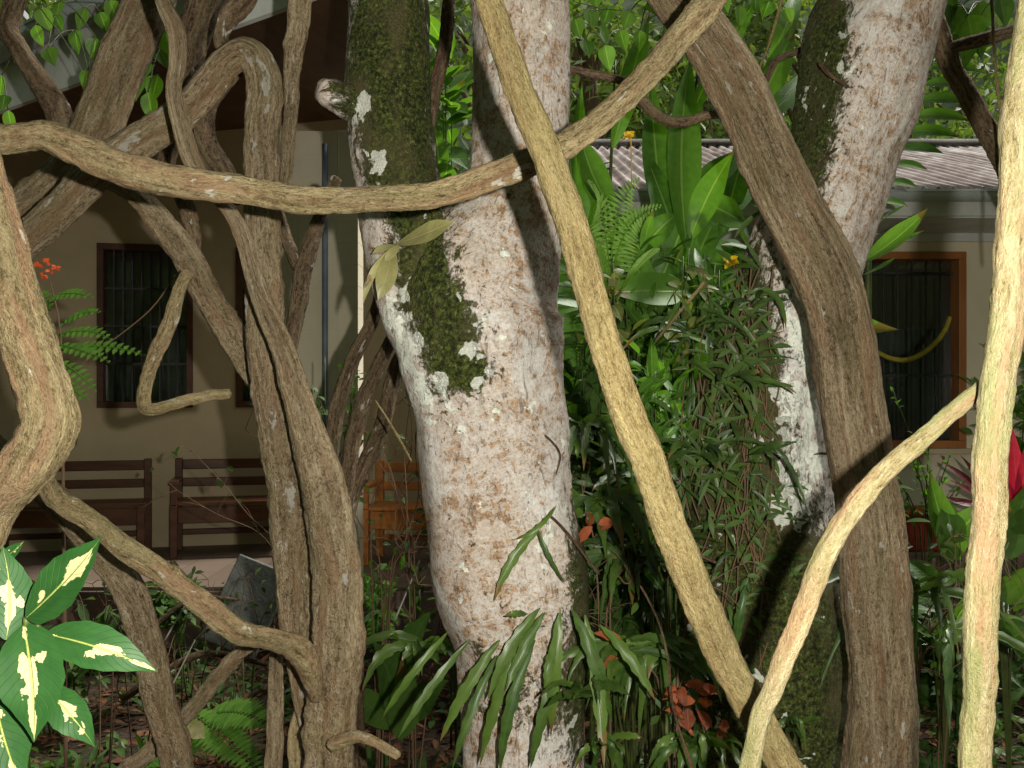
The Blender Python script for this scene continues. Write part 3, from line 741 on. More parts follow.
tube(mb, px_pts(lr([(-420, 1010, 1100, 3.2), (-200, 905, 1010, 3.1), (-40, 838, 954, 3.0), (0, 826, 943), (60, 805, 928), (130, 792, 905), (200, 772, 881), (256, 752, 862), (310, 735, 846), (370, 712, 834), (430, 696, 828), (500, 686, 829), (570, 684, 838), (640, 684, 848), (700, 684, 851), (768, 680, 852), (900, 660, 870), (gy, 620, 910)], 2.95), 0), step=.012, seg=72, lump=.05, ridge=.03, nr=4, twist=.6, seed=5, gnarl=.05, mask=maskB, knot=.35, rough=.018)
mb.build('trunk', M['trunk'], tB, inv=binv)
# crowns overhead (added above the frame, spread to shade the vines and veranda)
def crown(parent, inv, c, rx, ry, rz_, n, mat, L=.3):
    g = MB()
    cl = [Vector((c[0]+ru(-1, 1)*rx, c[1]+ru(-1, 1)*ry, c[2]+ru(-1, 1)*rz_)) for _ in range(110)]
    for i in range(n):
        q = random.choice(cl)+rdir()*ru(.1, .9)
        lo = max(3.45, 1.95+.40*q.y)
        if q.z < lo: q.z = lo+rnd()*.7
        if q.y > 4 and q.x > -.5: continue
        leafgeo(g, q, rdir(-.2), rdir(1), L*ru(.7, 1.3), L*.42, droop=.4, n=4)
    g.build('crown', M[mat], parent, inv=inv)
crown(tA, ainv, (-2.4, 3.0, 5.2), 5.4, 5.0, 1.0, 9500, 'canopy', .4)
crown(tB, binv, (2.6, 1.0, 5.2), 3.6, 3.4, 1.2, 3800, 'canopy', .36)

# ================================================================ VINES
vine([(-160, 160, 26), (-60, 142, 27), (0, 140, 29), (45, 134, 30), (80, 150, 33), (130, 171, 34), (200, 183, 31), (300, 197, 27), (380, 199, 25), (450, 190, 26), (520, 166, 28), (580, 134, 26), (640, 84, 26), (695, 20, 28), (740, -50, 30), (800, -160, 30)], 1.72, 1.84, 'tan',
     'long tan vine that runs across the picture in front of the forked tree', knot=.4, lump=.07, ridge=.03, seg=40)
vine([(440, -170, 24), (478, -30, 26), (495, 20, 28), (535, 130, 31), (575, 235, 33), (601, 330, 33), (642, 450, 35), (692, 580, 36), (735, 680, 34), (790, 775, 32), (860, 900, 32)], 1.4, 1.56, 'pale',
     'straight pale yellow vine leaning down to the right in front of the forked tree', knot=.4, lump=.05, ridge=.02, seg=44)
vine([(1060, -150, 44), (1042, 0, 42), (1026, 100, 38), (1014, 230, 34), (1008, 320, 32), (997, 400, 32), (990, 470, 33), (983, 560, 33), (979, 640, 31), (977, 720, 30), (974, 790, 30), (970, 1000, 32)], 1.18, 1.22, 'palest',
     'upright cream green vine at the right edge, nearest of all', knot=.4, lump=.04, ridge=.035, nr=6, twist=1, seg=44)
vine([(985, 383, 14), (968, 398, 16), (935, 430, 18), (880, 478, 21), (833, 540, 22), (806, 608, 22), (781, 668, 21), (757, 728, 19), (748, 790, 21), (740, 900, 20)], 1.24, 1.36, 'palest',
     'crooked cream branch rising to the upright vine at the right edge', knot=.4, lump=.09, ridge=.02, seg=32, step=.008)
vine([(590, -160, 50), (668, -25, 51), (705, 35, 53), (742, 100, 56), (778, 170, 58), (810, 245, 60), (835, 320, 62), (852, 400, 62), (862, 480, 62), (873, 560, 66), (883, 640, 64), (881, 710, 66), (875, 770, 72), (870, 900, 78), (860, 1150, 90)], 2.34, 2.42, 'brown',
     'thick ridged brown vine bending down in front of the leaning tree', knot=.4, lump=.04, ridge=.035, nr=7, twist=1.5, seg=72, step=.01)
vine([(-60, 60, 40), (-20, 170, 46), (4, 260, 53), (24, 330, 52), (42, 388, 50), (45, 428, 54), (25, 468, 52), (-5, 505, 46), (-40, 560, 46), (-120, 640, 46)], 1.45, 1.5, 'tan',
     'thick knee shaped tan vine at the left edge', lump=.09, ridge=.03, seg=48, step=.008)
vine([(28, 450, 16), (42, 475, 18), (58, 500, 20), (100, 527, 22), (150, 565, 24), (200, 604, 24), (240, 632, 24), (272, 639, 22), (296, 648, 26), (312, 672, 24), (318, 700, 14)], 1.75, 2.25, 'tan',
     'thin tan branch sloping from the knee shaped vine to the twisted vines', lump=.08, ridge=.02, seg=32, step=.008)
vine([(-20, 430, 26), (30, 478, 28), (68, 512, 30), (100, 550, 31), (128, 595, 32), (150, 660, 33), (165, 720, 32), (178, 790, 32), (190, 1000, 36)], 2.2, 2.5, 'brown',
     'dull brown vine curving down behind the variegated leaves', lump=.06, ridge=.03)
vine([(262, 640, 12), (240, 652, 14), (214, 680, 15), (184, 716, 15), (150, 750, 16), (90, 800, 16)], 2.45, 2.6, 'brown', 'short thin brown branch low between the twisted vines and the variegated leaves', lump=.12)
vine([(-60, 300, 30), (0, 262, 32), (50, 224, 34), (100, 170, 34), (150, 131, 35), (195, 100, 34), (228, 66, 32), (248, 58, 34), (262, 85, 34), (263, 140, 35), (262, 200, 35), (263, 280, 36), (268, 350, 38), (275, 420, 42), (284, 480, 44), (291, 560, 40), (296, 620, 34), (301, 680, 22), (305, 730, 10)], 2.45, 2.4, 'spotted',
     'brown vine arching up from the left and dropping with white lichen spots', lump=.06, ridge=.035, nr=4, seg=48)
vine([(140, -120, 14), (158, -10, 15), (174, 30, 17), (175, 62, 16), (170, 92, 15), (178, 125, 17), (188, 155, 18), (205, 183, 15), (228, 210, 14), (245, 245, 17), (262, 300, 21), (285, 360, 26), (306, 420, 32), (325, 490, 44), (335, 560, 47), (337, 640, 49), (332, 700, 49), (326, 780, 50), (318, 1000, 56)], 2.15, 2.3, 'brown',
     'vine that starts thin and wiggly at the top and thickens beside the arching vine', lump=.05, ridge=.06, nr=4, twist=5, seg=48)
vine([(330, 746, 14), (352, 738, 13), (372, 741, 11), (400, 757, 9)], 2.2, 2.1, 'tan', 'short curved tan stub at the foot of the twisted vines', lump=.1, step=.006)
vine([(310, -140, 24), (302, -20, 24), (297, 30, 22), (291, 80, 16), (290, 130, 14), (286, 170, 13), (280, 200, 10)], 2.55, 2.5, 'brown', 'thin brown hanging vine just right of the arching vine')
vine([(262, -90, 30), (245, -10, 26), (226, 22, 18), (222, 40, 14), (232, 58, 13)], 2.6, 2.6, 'darkbrown', 'dark vine dangling with a hooked tip at the top left')
vine([(250, 60, 14), (232, 74, 16), (208, 100, 19), (203, 125, 20), (212, 152, 20), (228, 175, 18), (240, 205, 14)], 2.75, 2.8, 'darkbrown', 'dark white flecked vine curving behind the arching vine', white=None) if False else \
vine([(250, 60, 14), (232, 74, 16), (208, 100, 19), (203, 125, 20), (212, 152, 20), (228, 175, 18), (240, 205, 14)], 2.75, 2.8, 'darkbrown', 'dark white flecked vine curving behind the arching vine')
vine([(215, -150, 46), (170, -50, 46), (148, 0, 46), (130, 50, 47), (110, 95, 48), (88, 140, 48), (55, 190, 48), (10, 230, 50), (-60, 275, 52)], 3.0, 2.85, 'brown', 'broad brown vine slanting down to the left at the top left corner', seg=48)
vine([(215, -60, 40), (205, 0, 36), (190, 45, 34), (178, 90, 26), (170, 140, 20), (160, 190, 16)], 3.1, 3.1, 'darkbrown', 'dim brown vine behind the wiggly vine at the top left')
vine([(60, 150, 20), (100, 172, 22), (132, 192, 24), (165, 228, 27), (198, 278, 28), (225, 322, 28), (248, 365, 26), (270, 410, 20)], 2.65, 2.55, 'brown', 'brown vine slanting down right from under the long crossing vine')
vine([(36, -60, 24), (20, -10, 20), (8, 26, 20), (20, 48, 18), (38, 78, 21), (56, 112, 26), (70, 150, 28), (90, 190, 24)], 3.2, 3.1, 'darkbrown', 'dark crooked vine in front of the grey gutter at the top left')
vine([(190, 270, 10), (182, 285, 12), (168, 325, 14), (151, 368, 14), (143, 398, 14), (150, 410, 13), (178, 402, 12), (205, 396, 11), (232, 394, 10)], 2.35, 2.4, 'tan', 'short hooked tan branch in front of the dark left window', lump=.1, step=.006)
vine([(178, 190, 14), (188, 215, 16), (193, 240, 14), (190, 275, 10)], 2.75, 2.75, 'darkbrown', 'mossy stub between the crossing vine and the slanting vine')
vine([(335, 175, 12), (318, 225, 14), (304, 270, 18), (296, 320, 17), (285, 370, 14), (280, 440, 14)], 3.2, 3.2, 'darkbrown', 'dark forked vine in front of the cream pillar',
     extra=[([(272, 195, 9), (285, 235, 12), (302, 275, 14)], 3.2, 3.2)])
vine([(395, 260, 10), (372, 320, 13), (350, 370, 15), (335, 420, 16), (330, 480, 18), (338, 560, 20), (345, 700, 24), (350, 900, 26)], 3.35, 3.35, 'darkbrown', 'dark slender vine left of the three behind the forked tree')
vine([(412, 300, 10), (385, 350, 13), (365, 400, 16), (350, 450, 16), (345, 520, 16), (352, 620, 18), (362, 900, 22)], 3.5, 3.45, 'darkbrown', 'dark slender vine, middle one of the three left of the forked tree')
vine([(420, 320, 12), (398, 365, 16), (380, 430, 16), (352, 500, 15), (340, 560, 15), (338, 700, 20), (335, 900, 22)], 3.6, 3.5, 'darkbrown', 'dark slender vine, right one of the three left of the forked tree')
vine([(276, 640, 10), (277, 680, 15), (275, 730, 17), (272, 800, 18), (268, 950, 20)], 2.55, 2.55, 'brown', 'upright pointed brown stump below the arching vine')
vine([(312, 690, 10), (300, 712, 13), (294, 740, 14), (296, 790, 15), (300, 930, 18)], 2.45, 2.45, 'tan', 'small curved root with pale bark between the twisted vines')
vine([(455, -60, 12), (450, 0, 13), (442, 60, 14), (430, 110, 14), (424, 160, 13), (420, 230, 12)], 3.1, 3.1, 'darkbrown', 'dark thin stem in the gap of the forked tree')
vine([(560, 68, 8), (600, 75, 8), (630, 84, 9), (642, 100, 12), (662, 118, 11), (682, 122, 10), (712, 115, 9), (760, 110, 8)], 2.75, 2.75, 'darkbrown', 'thin crooked dark branch behind the crossing vine near the ginger leaves', step=.006)
vine([(915, -60, 20), (932, 10, 20), (946, 50, 20), (962, 88, 19), (985, 125, 21), (1003, 158, 22), (1040, 230, 24)], 3.6, 3.6, 'darkbrown', 'dark branch forking down to the right between the leaning tree and the corrugated roof',
     extra=[([(944, 52, 10), (965, 44, 13), (1000, 34, 13), (1050, 20, 14)], 3.6, 3.5)])
vine([(990, -30, 3), (995, 60, 3), (1001, 120, 3), (1004, 170, 3), (1006, 260, 2.5)], 3.0, 3.0, 'pale', 'very thin hanging aerial root at the right before the corrugated roof', seg=8, step=.02)
vine([(784, -10, 3), (775, 25, 3), (762, 62, 2.6), (752, 82, 2.4)], 2.5, 2.5, 'pale', 'very thin pale hanging stem beside the thick brown vine', seg=8, step=.02)
vine([(760, 95, 7), (775, 62, 7), (795, 52, 6), (818, 42, 5)], 3.3, 3.2, 'darkbrown', 'thin dark twig between thick brown vine and leaning tree', seg=10)
# twigs on the trunks
for L_, dd, lab in (([(812, 175, 2.5), (828, 155, 3), (848, 143, 3), (880, 130, 2)], 2.80, 'upper fine twig on the pink white leaning trunk'),
                ([(817, 187, 2), (835, 172, 2.5), (850, 158, 2)], 2.80, 'lower fine twig on the pink white leaning trunk'),
                ([(818, 62, 4), (830, 75, 4.5), (850, 88, 3)], 2.76, 'short broken twig on the mossy edge of the leaning trunk'),
                ([(470, 488, 2), (500, 490, 3), (535, 508, 3), (560, 525, 3), (600, 575, 2)], 2.58, 'reddish curved twig across the forked trunk'),
                ([(448, 520, 3), (462, 512, 4), (480, 506, 3)], 2.58, 'short dark twig low on the forked trunk'),
                ([(536, 430, 2), (550, 440, 2.5), (560, 455, 2), (556, 475, 1.5)], 2.60, 'small hooked twig on the right of the forked trunk'),
                ([(375, 400, 2), (388, 420, 2.2), (400, 440, 2.2), (412, 462, 2)], 2.9, 'thin pale stick beside the forked trunk'),
                ([(640, 585, 2), (658, 620, 2.4), (668, 660, 2.6), (675, 715, 2.6), (700, 790, 3)], 2.3, 'bent brown stalk among the strap ferns'),
                ([(655, 342, 2.5), (680, 312, 3), (705, 282, 4)], 2.9, 'thin straight olive stalk among the shrub leaves'),
                ([(680, 545, 2), (700, 556, 2.5), (722, 565, 3)], 2.6, 'thin brown stalk in front of the mossy trunk base')):
    vine([(a, b, c) for a, b, c in L_], dd, dd, 'twig' if 'pale' not in lab and 'olive' not in lab else 'pale', lab, name='twig', cat='twig', seg=8, step=.006, lump=.1)
#PLANTS
# ================================================================ PLANTS
def bleaf(mb, p0, p1, p2, W, up, n=12, pk=.45, fold=.22, wave=0., cols=5, tip=1.1, rn=None, base=.8, mi=0, twist=0):
    """blade along a curve p0-p1-p2 (points in metres), W = full width"""
    p0, p1, p2, up = Vector(p0), Vector(p1), Vector(p2), Vector(up)
    rn = rnd() if rn is None else rn; ph = rnd()*6; q = math.log(.5)/math.log(pk); vs_ = []; uv = []
    for i in range(n+1):
        t = i/n; p = p0*(1-t)**2+p1*2*t*(1-t)+p2*t*t
        d = ((p1-p0)*(1-t)+(p2-p1)*t).normalized()
        side = d.cross(up).normalized(); nn = side.cross(d).normalized()
        if twist: side = Matrix.Rotation(twist*(t-.3), 3, d) @ side; nn = side.cross(d)
        s_ = math.sin(math.pi*min(.9999, t**q))
        wd = W*.5*max(.02, s_)**(base if t**q < .5 else tip)
        if i == n: wd = W*.004
        for k in range(cols):
            x = k/(cols-1)*2-1
            e = 1+wave*math.sin(t*37+ph+(1.7 if x > 0 else 0))*abs(x)**3
            z = abs(x)**1.4*fold*wd + math.sin(t*17+ph+(2 if x > 0 else 0))*wave*.35*W*abs(x)
            vs_.append(p+side*(x*wd*e)+nn*z); uv.append((.5+x*.5, t))
    fs = [(i*cols+k, i*cols+k+1, (i+1)*cols+k+1, (i+1)*cols+k) for i in range(n) for k in range(cols-1)]
    mb.add(vs_, fs, uv, mi=mi, rnd=rn)
def lpx(mb, b, t, d, w, bow=0, dd=(0, 0, 0), up=None, **kw):
    """leaf given by base and tip seen in the photo, at distance d"""
    mx_, my_ = (b[0]+t[0])/2, (b[1]+t[1])/2
    L = math.hypot(t[0]-b[0], t[1]-b[1]) or 1
    nx, ny = -(t[1]-b[1])/L, (t[0]-b[0])/L
    bleaf(mb, P(b[0], b[1], d+dd[0]), P(mx_+nx*bow*L, my_+ny*bow*L, d+dd[1]), P(t[0], t[1], d+dd[2]), w/F*d, up or (ru(-.35, .35), -1, ru(0, .6)), **kw)
def plant(name, p, label, cat, group=None):
    e = empty(name, p, label, cat, group); return e, Matrix.Translation(-Vector(p))

# --- variegated plant, bottom left
r0 = P(-40, 384, 1.25); e, iv = plant('variegated_plant', (r0.x, r0.y, GZ), 'plant with dark green leaves blotched cream at the lower left corner', 'plant')
for i, (b, t, w, bow, dd, up) in enumerate([((26, 618), (103, 535), 54, .06, (0, -.02, -.03), (-.3, -1, .35)), ((24, 624), (34, 742), 66, -.05, (0, -.04, -.02), (.1, -1, .25)),
        ((45, 634), (158, 672), 44, -.07, (0, -.03, .0), (.15, -1, .5)), ((44, 690), (95, 747), 38, -.08, (.03, 0, .02), (.1, -1, .3)),
        ((6, 640), (2, 545), 46, .12, (0, .02, .03), (.5, -1, .1)), ((-6, 690), (24, 790), 54, .08, (.02, 0, 0), (.3, -1, .2)),
        ((-10, 620), (-80, 560), 50, .05, (0, 0, 0), (.2, -1, .3)), ((-10, 700), (-90, 740), 50, .05, (0, 0, 0), (.2, -1, .3)), ((0, 560), (24, 541), 16, .1, (.03, .03, .03), (0, -1, .6))]):
    g = MB(); lpx(g, b, t, 1.25+.012*(i % 3), w, bow, dd, up, n=22, cols=9, pk=.42, fold=.12, wave=.03, rn=[.13, .5, .71, .33, .9, .22, .6, .4, .05][i], base=.75, tip=1.15)
    g.build('leaf', M['varieg'], e, inv=iv)
g = MB(); q = [P(26, 618, 1.26), P(24, 660, 1.28), P(5, 700, 1.3), P(-20, 780, 1.3), Vector((r0.x, 1.3, GZ))]
stemgeo(g, [(*v, .0035+.0006*k) for k, v in enumerate(q)], seg=10); stemgeo(g, [(*v, .0025) for v in (P(45, 634, 1.26), P(34, 622, 1.26), P(25, 624, 1.262))]); stemgeo(g, [(*v, .0025) for v in (P(44, 690, 1.28), P(30, 680, 1.28), P(18, 690, 1.285))])
g.build('stem', M['stem'], e, inv=iv)

# --- big pale-green epiphyte on the fork
q = P(395, 247, 2.56); e, iv = plant('epiphyte', tuple(q), 'pale yellowish epiphyte with drooping leaves growing on the forked trunk', 'epiphyte')
for b, t, w, bow, dd in [((396, 244), (454, 221), 24, .05, (0, -.08, -.1)), ((398, 246), (365, 288), 10, .1, (0, -.06, -.05)), ((392, 246), (378, 300), 20, -.08, (0, -.08, -.07)), ((394, 245), (372, 254), 8, .1, (0, -.05, -.06)), ((388, 250), (363, 305), 7, .14, (0, -.03, 0)), ((400, 244), (384, 262), 9, 0, (0, -.05, -.04))]:
    g = MB(); lpx(g, b, t, 2.58, w, bow, dd, (.2, -1, .5), n=14, pk=.55, fold=.15, base=.6); g.build('leaf', M['epi'], e, inv=iv)

# --- generic shrub: stems + leaves filling an ellipsoid
def shrub(name, c, rad, n, L, W, mats, label, cat, group=None, nst=6, droop=.5, pk=.45, nl=6, out=.5, gz=None, wood='stem', stemr=.006, upb=.3):
    c = Vector(c); gz = GZ if gz is None else gz
    e, iv = plant(name, (c.x, c.y, gz), label, cat, group)
    g = MB(); S = MB(); stems = []
    for k in range(nst):
        tp = Vector((c.x+ru(-.7, .7)*rad[0], c.y+ru(-.7, .7)*rad[1], c.z+ru(.2, .9)*rad[2])); bs = Vector((c.x+ru(-.25, .25)*rad[0], c.y+ru(-.2, .2)*rad[1], gz))
        md = bs.lerp(tp, .5)+Vector((ru(-.1, .1), ru(-.1, .1), 0))*rad[0]
        stemgeo(S, [(*bs, stemr), (*md, stemr*.8), (*tp, stemr*.4)]); stems.append((bs, md, tp))
    for i in range(n):
        bs, md, tp = random.choice(stems)
        lo = max(0, ((c.z-rad[2])-gz)/max(.01, tp.z-gz)); t = ru(min(lo, .85), 1)
        q = bs*(1-t)**2+md*2*t*(1-t)+tp*t*t
        q = q+Vector((ru(-1, 1)*rad[0], ru(-1, 1)*rad[1], ru(-1, 1)*rad[2]))*.55*rnd()
        dr = (q-Vector((c.x, c.y, q.z))); dr = (dr.normalized()*out if dr.length > .01 else Vector()) + rdir(upb)
        leafgeo(g, q, dr, (ru(-.4, .4), ru(-.9, .2), 1), L*ru(.6, 1.25), W*ru(.7, 1.2), droop=droop*ru(.5, 1.5), n=nl, pk=pk)
    S.build('stem', M[wood], e, inv=iv); g.build('foliage', M[mats], e, inv=iv)
    return e
def pshrub(name, px, py, d, rx, ry, n, L, W, mat, label, cat, rd=None, **kw):
    q = P(px, py, d); return shrub(name, q, (rx/F*d, rd or rx/F*d, ry/F*d), n, L, W, mat, label, cat, **kw)

# --- ginger clump in the middle
gl = [((688, 255), (692, 52), 52), ((672, 250), (652, 78), 44), ((705, 330), (640, 140), 46), ((600, 330), (582, 82), 40), ((742, 130), (796, 18), 34), ((750, 130), (815, 62), 26),
      ((690, 230), (764, 168), 40), ((700, 300), (770, 262), 40), ((640, 300), (575, 350), 40), ((690, 280), (730, 195), 40), ((720, 240), (760, 100), 34), ((745, 200), (800, 118), 26),
      ((668, 350), (610, 300), 40), ((650, 300), (690, 200), 42), ((575, 260), (562, 120), 26), ((612, 150), (650, 8), 30), ((690, 120), (765, -10), 30), ((770, 60), (800, -20), 24)]
gps = [(598, 4.6, 'left'), (688, 4.3, 'middle'), (752, 4.9, 'right')]
roots = []
for gx, gd, w_ in gps:
    q = P(gx, 384, gd); e, iv = plant('ginger_plant', (q.x, q.y, GZ), {'left': 'tall ginger plant with long upright leaves just right of the forked trunk', 'middle': 'tall ginger plant with broad glossy leaves left of the thick brown vine', 'right': 'tall ginger plant seen between the thick brown vine and the leaning tree'}[w_], 'plant')
    g = MB(); S = []
    for k in range(1):
        x = gx+ru(-6, 6); S.append(x); stemgeo(g, [(q.x+ru(-.05, .05), q.y, GZ, .014), (*P(x, 384, gd), .011), (*P(x+ru(-10, 10), 180, gd), .008), (*P(x+ru(-14, 14), 60, gd), .004)], seg=8)
    g.build('stem', M['stem'], e, inv=iv); roots.append((e, iv, gx, gd))
for b, t, w in gl:
    e, iv, gx, gd = min(roots, key=lambda r: abs(r[2]-b[0]))
    g = MB(); lpx(g, b, t, gd+ru(-.25, .2), w*.8, ru(-.1, .1), (0, ru(-.1, 0), ru(-.2, .25)), (ru(-.7, .7), -1, ru(-.1, .6)), n=14, pk=.48, fold=.3, base=.7, tip=1.2); g.build('leaf', M['ginger'], e, inv=iv)
for k in range(34):
    e, iv, gx, gd = random.choice(roots); y0 = ru(190, 350); x0 = gx+ru(-10, 10); a = random.choice((-1, 1))*ru(.7, 1.9); L = ru(80, 150)
    if y0 < 250 and 600 < x0+math.sin(a)*L*.5 < 660: continue
    g = MB(); lpx(g, (x0, y0), (x0+math.sin(a)*L, y0-math.cos(a)*L*.7), gd+ru(-.3, .3), ru(24, 40), ru(-.22, .22), (0, -.1, ru(-.4, .3)), (ru(-.7, .7), -1, ru(0, .9)), n=12, pk=.48, fold=.3, base=.7); g.build('leaf', M['ginger'], e, inv=iv)
for k in range(26):
    e, iv, gx, gd = random.choice(roots); y0 = ru(330, 480); x0 = gx+ru(-30, 30); a = ru(-1.1, 1.1); L = ru(70, 150)
    g = MB(); lpx(g, (x0, y0), (x0+math.sin(a)*L, y0-math.cos(a)*L*.8), gd+ru(-.1, .5), ru(20, 38), ru(-.12, .12), (0, 0, ru(-.3, .3)), (ru(-.7, .7), -1, ru(0, .8)), n=10, pk=.48, fold=.3, base=.7); g.build('leaf', M['ginger'], e, inv=iv)
for b, t, w in [((616, 215), (580, 130), 36), ((690, 240), (735, 150), 34), ((700, 200), (748, 225), 34), ((600, 270), (645, 215), 30), ((610, 300), (572, 240), 36), ((680, 330), (735, 290), 34), ((640, 330), (690, 290), 34), ((650, 300), (625, 235), 34), ((735, 150), (770, 200), 28), ((745, 140), (725, 60), 28), ((676, 215), (640, 255), 30)]:
    e, iv, gx, gd = min(roots, key=lambda r: abs(r[2]-b[0]))
    g = MB(); lpx(g, b, t, gd-.3+ru(-.1, .2), w*.85, ru(-.15, .15), (0, ru(-.1, 0), ru(-.2, .25)), (ru(-.7, .7), -1, ru(-.1, .6)), n=14, pk=.48, fold=.3, base=.7, tip=1.2); g.build('leaf', M['ginger'], e, inv=iv)
pshrub('leafy_shrub', 625, 285, 4.2, 60, 55, 150, .17, .055, 'ginger', 'leafy spray under the light green feathery fern', 'shrub', nst=6)
# fern fronds
def frond(g, pts, nleaf, L, W, up, d=None, mi=0, base_drop=.1, taper=True, ang=.9, stem=True, droop=.15):
    a, b, c = [Vector(x) for x in pts]; up = Vector(up)
    if stem:
        stemgeo(g, [(*(a*(1-t)**2+b*2*t*(1-t)+c*t*t), .0028*(1-t)+.0008) for t in (0, .25, .5, .75, 1)], mi=mi)
    for i in range(nleaf):
        t = .08+.9*i/(nleaf-1); p = a*(1-t)**2+b*2*t*(1-t)+c*t*t; T = ((b-a)*(1-t)+(c-b)*t).normalized(); S = T.cross(up).normalized()
        k = math.sin(math.pi*min(1, (t*.82+.16)))**.8 if taper else 1
        for sg in (-1, 1):
            leafgeo(g, p, T*(1-ang)+S*sg*ang, up, L*k*ru(.9, 1.1), W*k**.5, droop=droop, n=4, mi=mi, fold=.12, pk=.35)
def fern(name, pos, fr, nleaf, L, W, mat, label, cat='fern', gz=None):
    e, iv = plant(name, pos, label, cat)
    for pts, up in fr:
        g = MB(); frond(g, pts, nleaf, L, W, up); g.build('frond', M[mat], e, inv=iv)
    return e
D_ = 3.9
fern('fern', tuple(P(612, 300, D_)), [((P(612, 300, D_), P(606, 205, D_-.1), P(590, 180, D_-.3)), (0, -1, .8)), ((P(612, 300, D_), P(606, 205, D_-.1), P(640, 178, D_-.2)), (0, -1, .9)), ((P(612, 300, D_), P(612, 215, D_-.1), P(662, 206, D_-.2)), (0, -1, .9)), ((P(612, 300, D_), P(600, 235, D_-.15), P(572, 215, D_-.3)), (0, -1, 1)), ((P(614, 300, D_), P(640, 260, D_-.15), P(655, 248, D_-.3)), (0, -1, 1))], 24, .085, .016, 'lime',
     'light green feathery fern among the ginger leaves right of the forked trunk')
# shrubs filling the middle
pshrub('leafy_shrub', 612, 430, 4.2, 50, 110, 420, .17, .045, 'shrub', 'dark glossy shrub directly right of the forked trunk', 'shrub', nst=9)
pshrub('leafy_shrub', 690, 400, 4.6, 62, 120, 520, .18, .05, 'shrub', 'dark glossy shrub behind the straight pale yellow vine', 'shrub', nst=9)
pshrub('leafy_shrub', 640, 330, 5.4, 90, 90, 420, .24, .07, 'ginger', 'broad leaved bush in front of the right house wall', 'shrub', nst=9)
pshrub('leafy_shrub', 745, 330, 5.2, 55, 100, 320, .2, .06, 'shrub', 'dark bush against the right house between ginger and leaning tree', 'shrub', nst=8)
pshrub('olive_shrub', 655, 290, 3.9, 70, 45, 60, .10, .04, 'olive', 'loose olive green shrub with small leaves over the ginger', 'shrub', nst=5)
pshrub('leafy_shrub', 640, 540, 3.9, 80, 110, 520, .2, .04, 'shrub', 'low dark shrub with narrow leaves between the two pale trees', 'shrub', nst=9)
pshrub('leafy_shrub', 556, 300, 5.6, 60, 150, 240, .22, .06, 'shrub', 'dim bush behind the forked trunk', 'shrub', nst=6)
pshrub('leafy_shrub', 665, 450, 3.5, 48, 95, 260, .14, .042, 'ginger', 'mid green leafy shrub just behind the straight pale yellow vine', 'shrub', nst=7, out=.3)
pshrub('leafy_shrub', 700, 285, 4.0, 60, 40, 110, .17, .05, 'ginger', 'loose leafy sprays left of the bend of the thick brown vine', 'shrub', nst=6)
# strap ferns: drooping wavy blades from a node
def strap(c, d, n, Lp, wp, label, spread=1.0, mat='strap', dirs=None, expl=(), cat='fern', up0=.6):
    """c px of the node; Lp length in px"""
    e, iv = plant('strap_fern', tuple(P(*c, d)), label, cat)
    g = MB()
    for b, t, w, bow in expl:
        lpx(g, b, t, d, w*.78, bow, (0, ru(-.09, -.03), ru(-.1, .02)), (ru(-.3, .3), -1, ru(.1, .7)), n=20, wave=.17, fold=.3, pk=.5, base=.6, tip=.9, twist=ru(-.6, .6))
    wp *= .72
    for i in range(int(n*1.8)):
        a = ru(-1, 1)*spread*1.25; L = Lp*ru(.35, 1.2); x = c[0]+ru(-8, 8); y = c[1]+ru(-8, 8)
        cx = x+math.sin(a)*L*.55; cy = y-L*up0*ru(.2, 1)*.6; tx = x+math.sin(a)*L*ru(.6, 1); ty = y+L*ru(-.35, .95)*max(.15, 1-abs(a)*.25)
        bleaf(g, P(x, y, d), P(cx, cy, d+ru(-.18, .03)), P(tx, ty, d+ru(-.25, .0)), wp*ru(.7, 1.2)/F*d, (ru(-.4, .4), -1, ru(.1, .8)), n=18, wave=.2, fold=.3, pk=.5, base=.6, tip=.9, twist=ru(-.9, .9))
    g.build('foliage', M[mat], e, inv=iv)
    return e
strap((545, 612), 2.45, 0, 95, 14, 'strap fern hanging in a fan across the foot of the forked trunk', spread=.6,
      expl=[((540, 608), (488, 700), 16, .1), ((545, 612), (505, 692), 13, .06), ((560, 612), (551, 738), 18, .03), ((572, 610), (612, 722), 18, -.08), ((585, 615), (604, 768), 17, -.05), ((535, 640), (500, 775), 15, .1), ((556, 640), (545, 690), 12, .05),
            ((500, 640), (440, 742), 15, .08), ((497, 655), (452, 770), 12, .06), ((515, 650), (480, 765), 14, .05), ((470, 640), (398, 738), 11, .05), ((448, 632), (380, 722), 10, .05), ((528, 614), (505, 616), 9, .1), ((600, 625), (655, 700), 14, -.1), ((560, 660), (530, 770), 14, .03)])
strap((553, 505), 2.5, 0, 60, 8, 'small strap fern of three thin blades on the pale trunk', expl=[((556, 506), (513, 540), 6, -.2), ((545, 522), (494, 602), 12, .14), ((536, 524), (566, 585), 6, .08)])
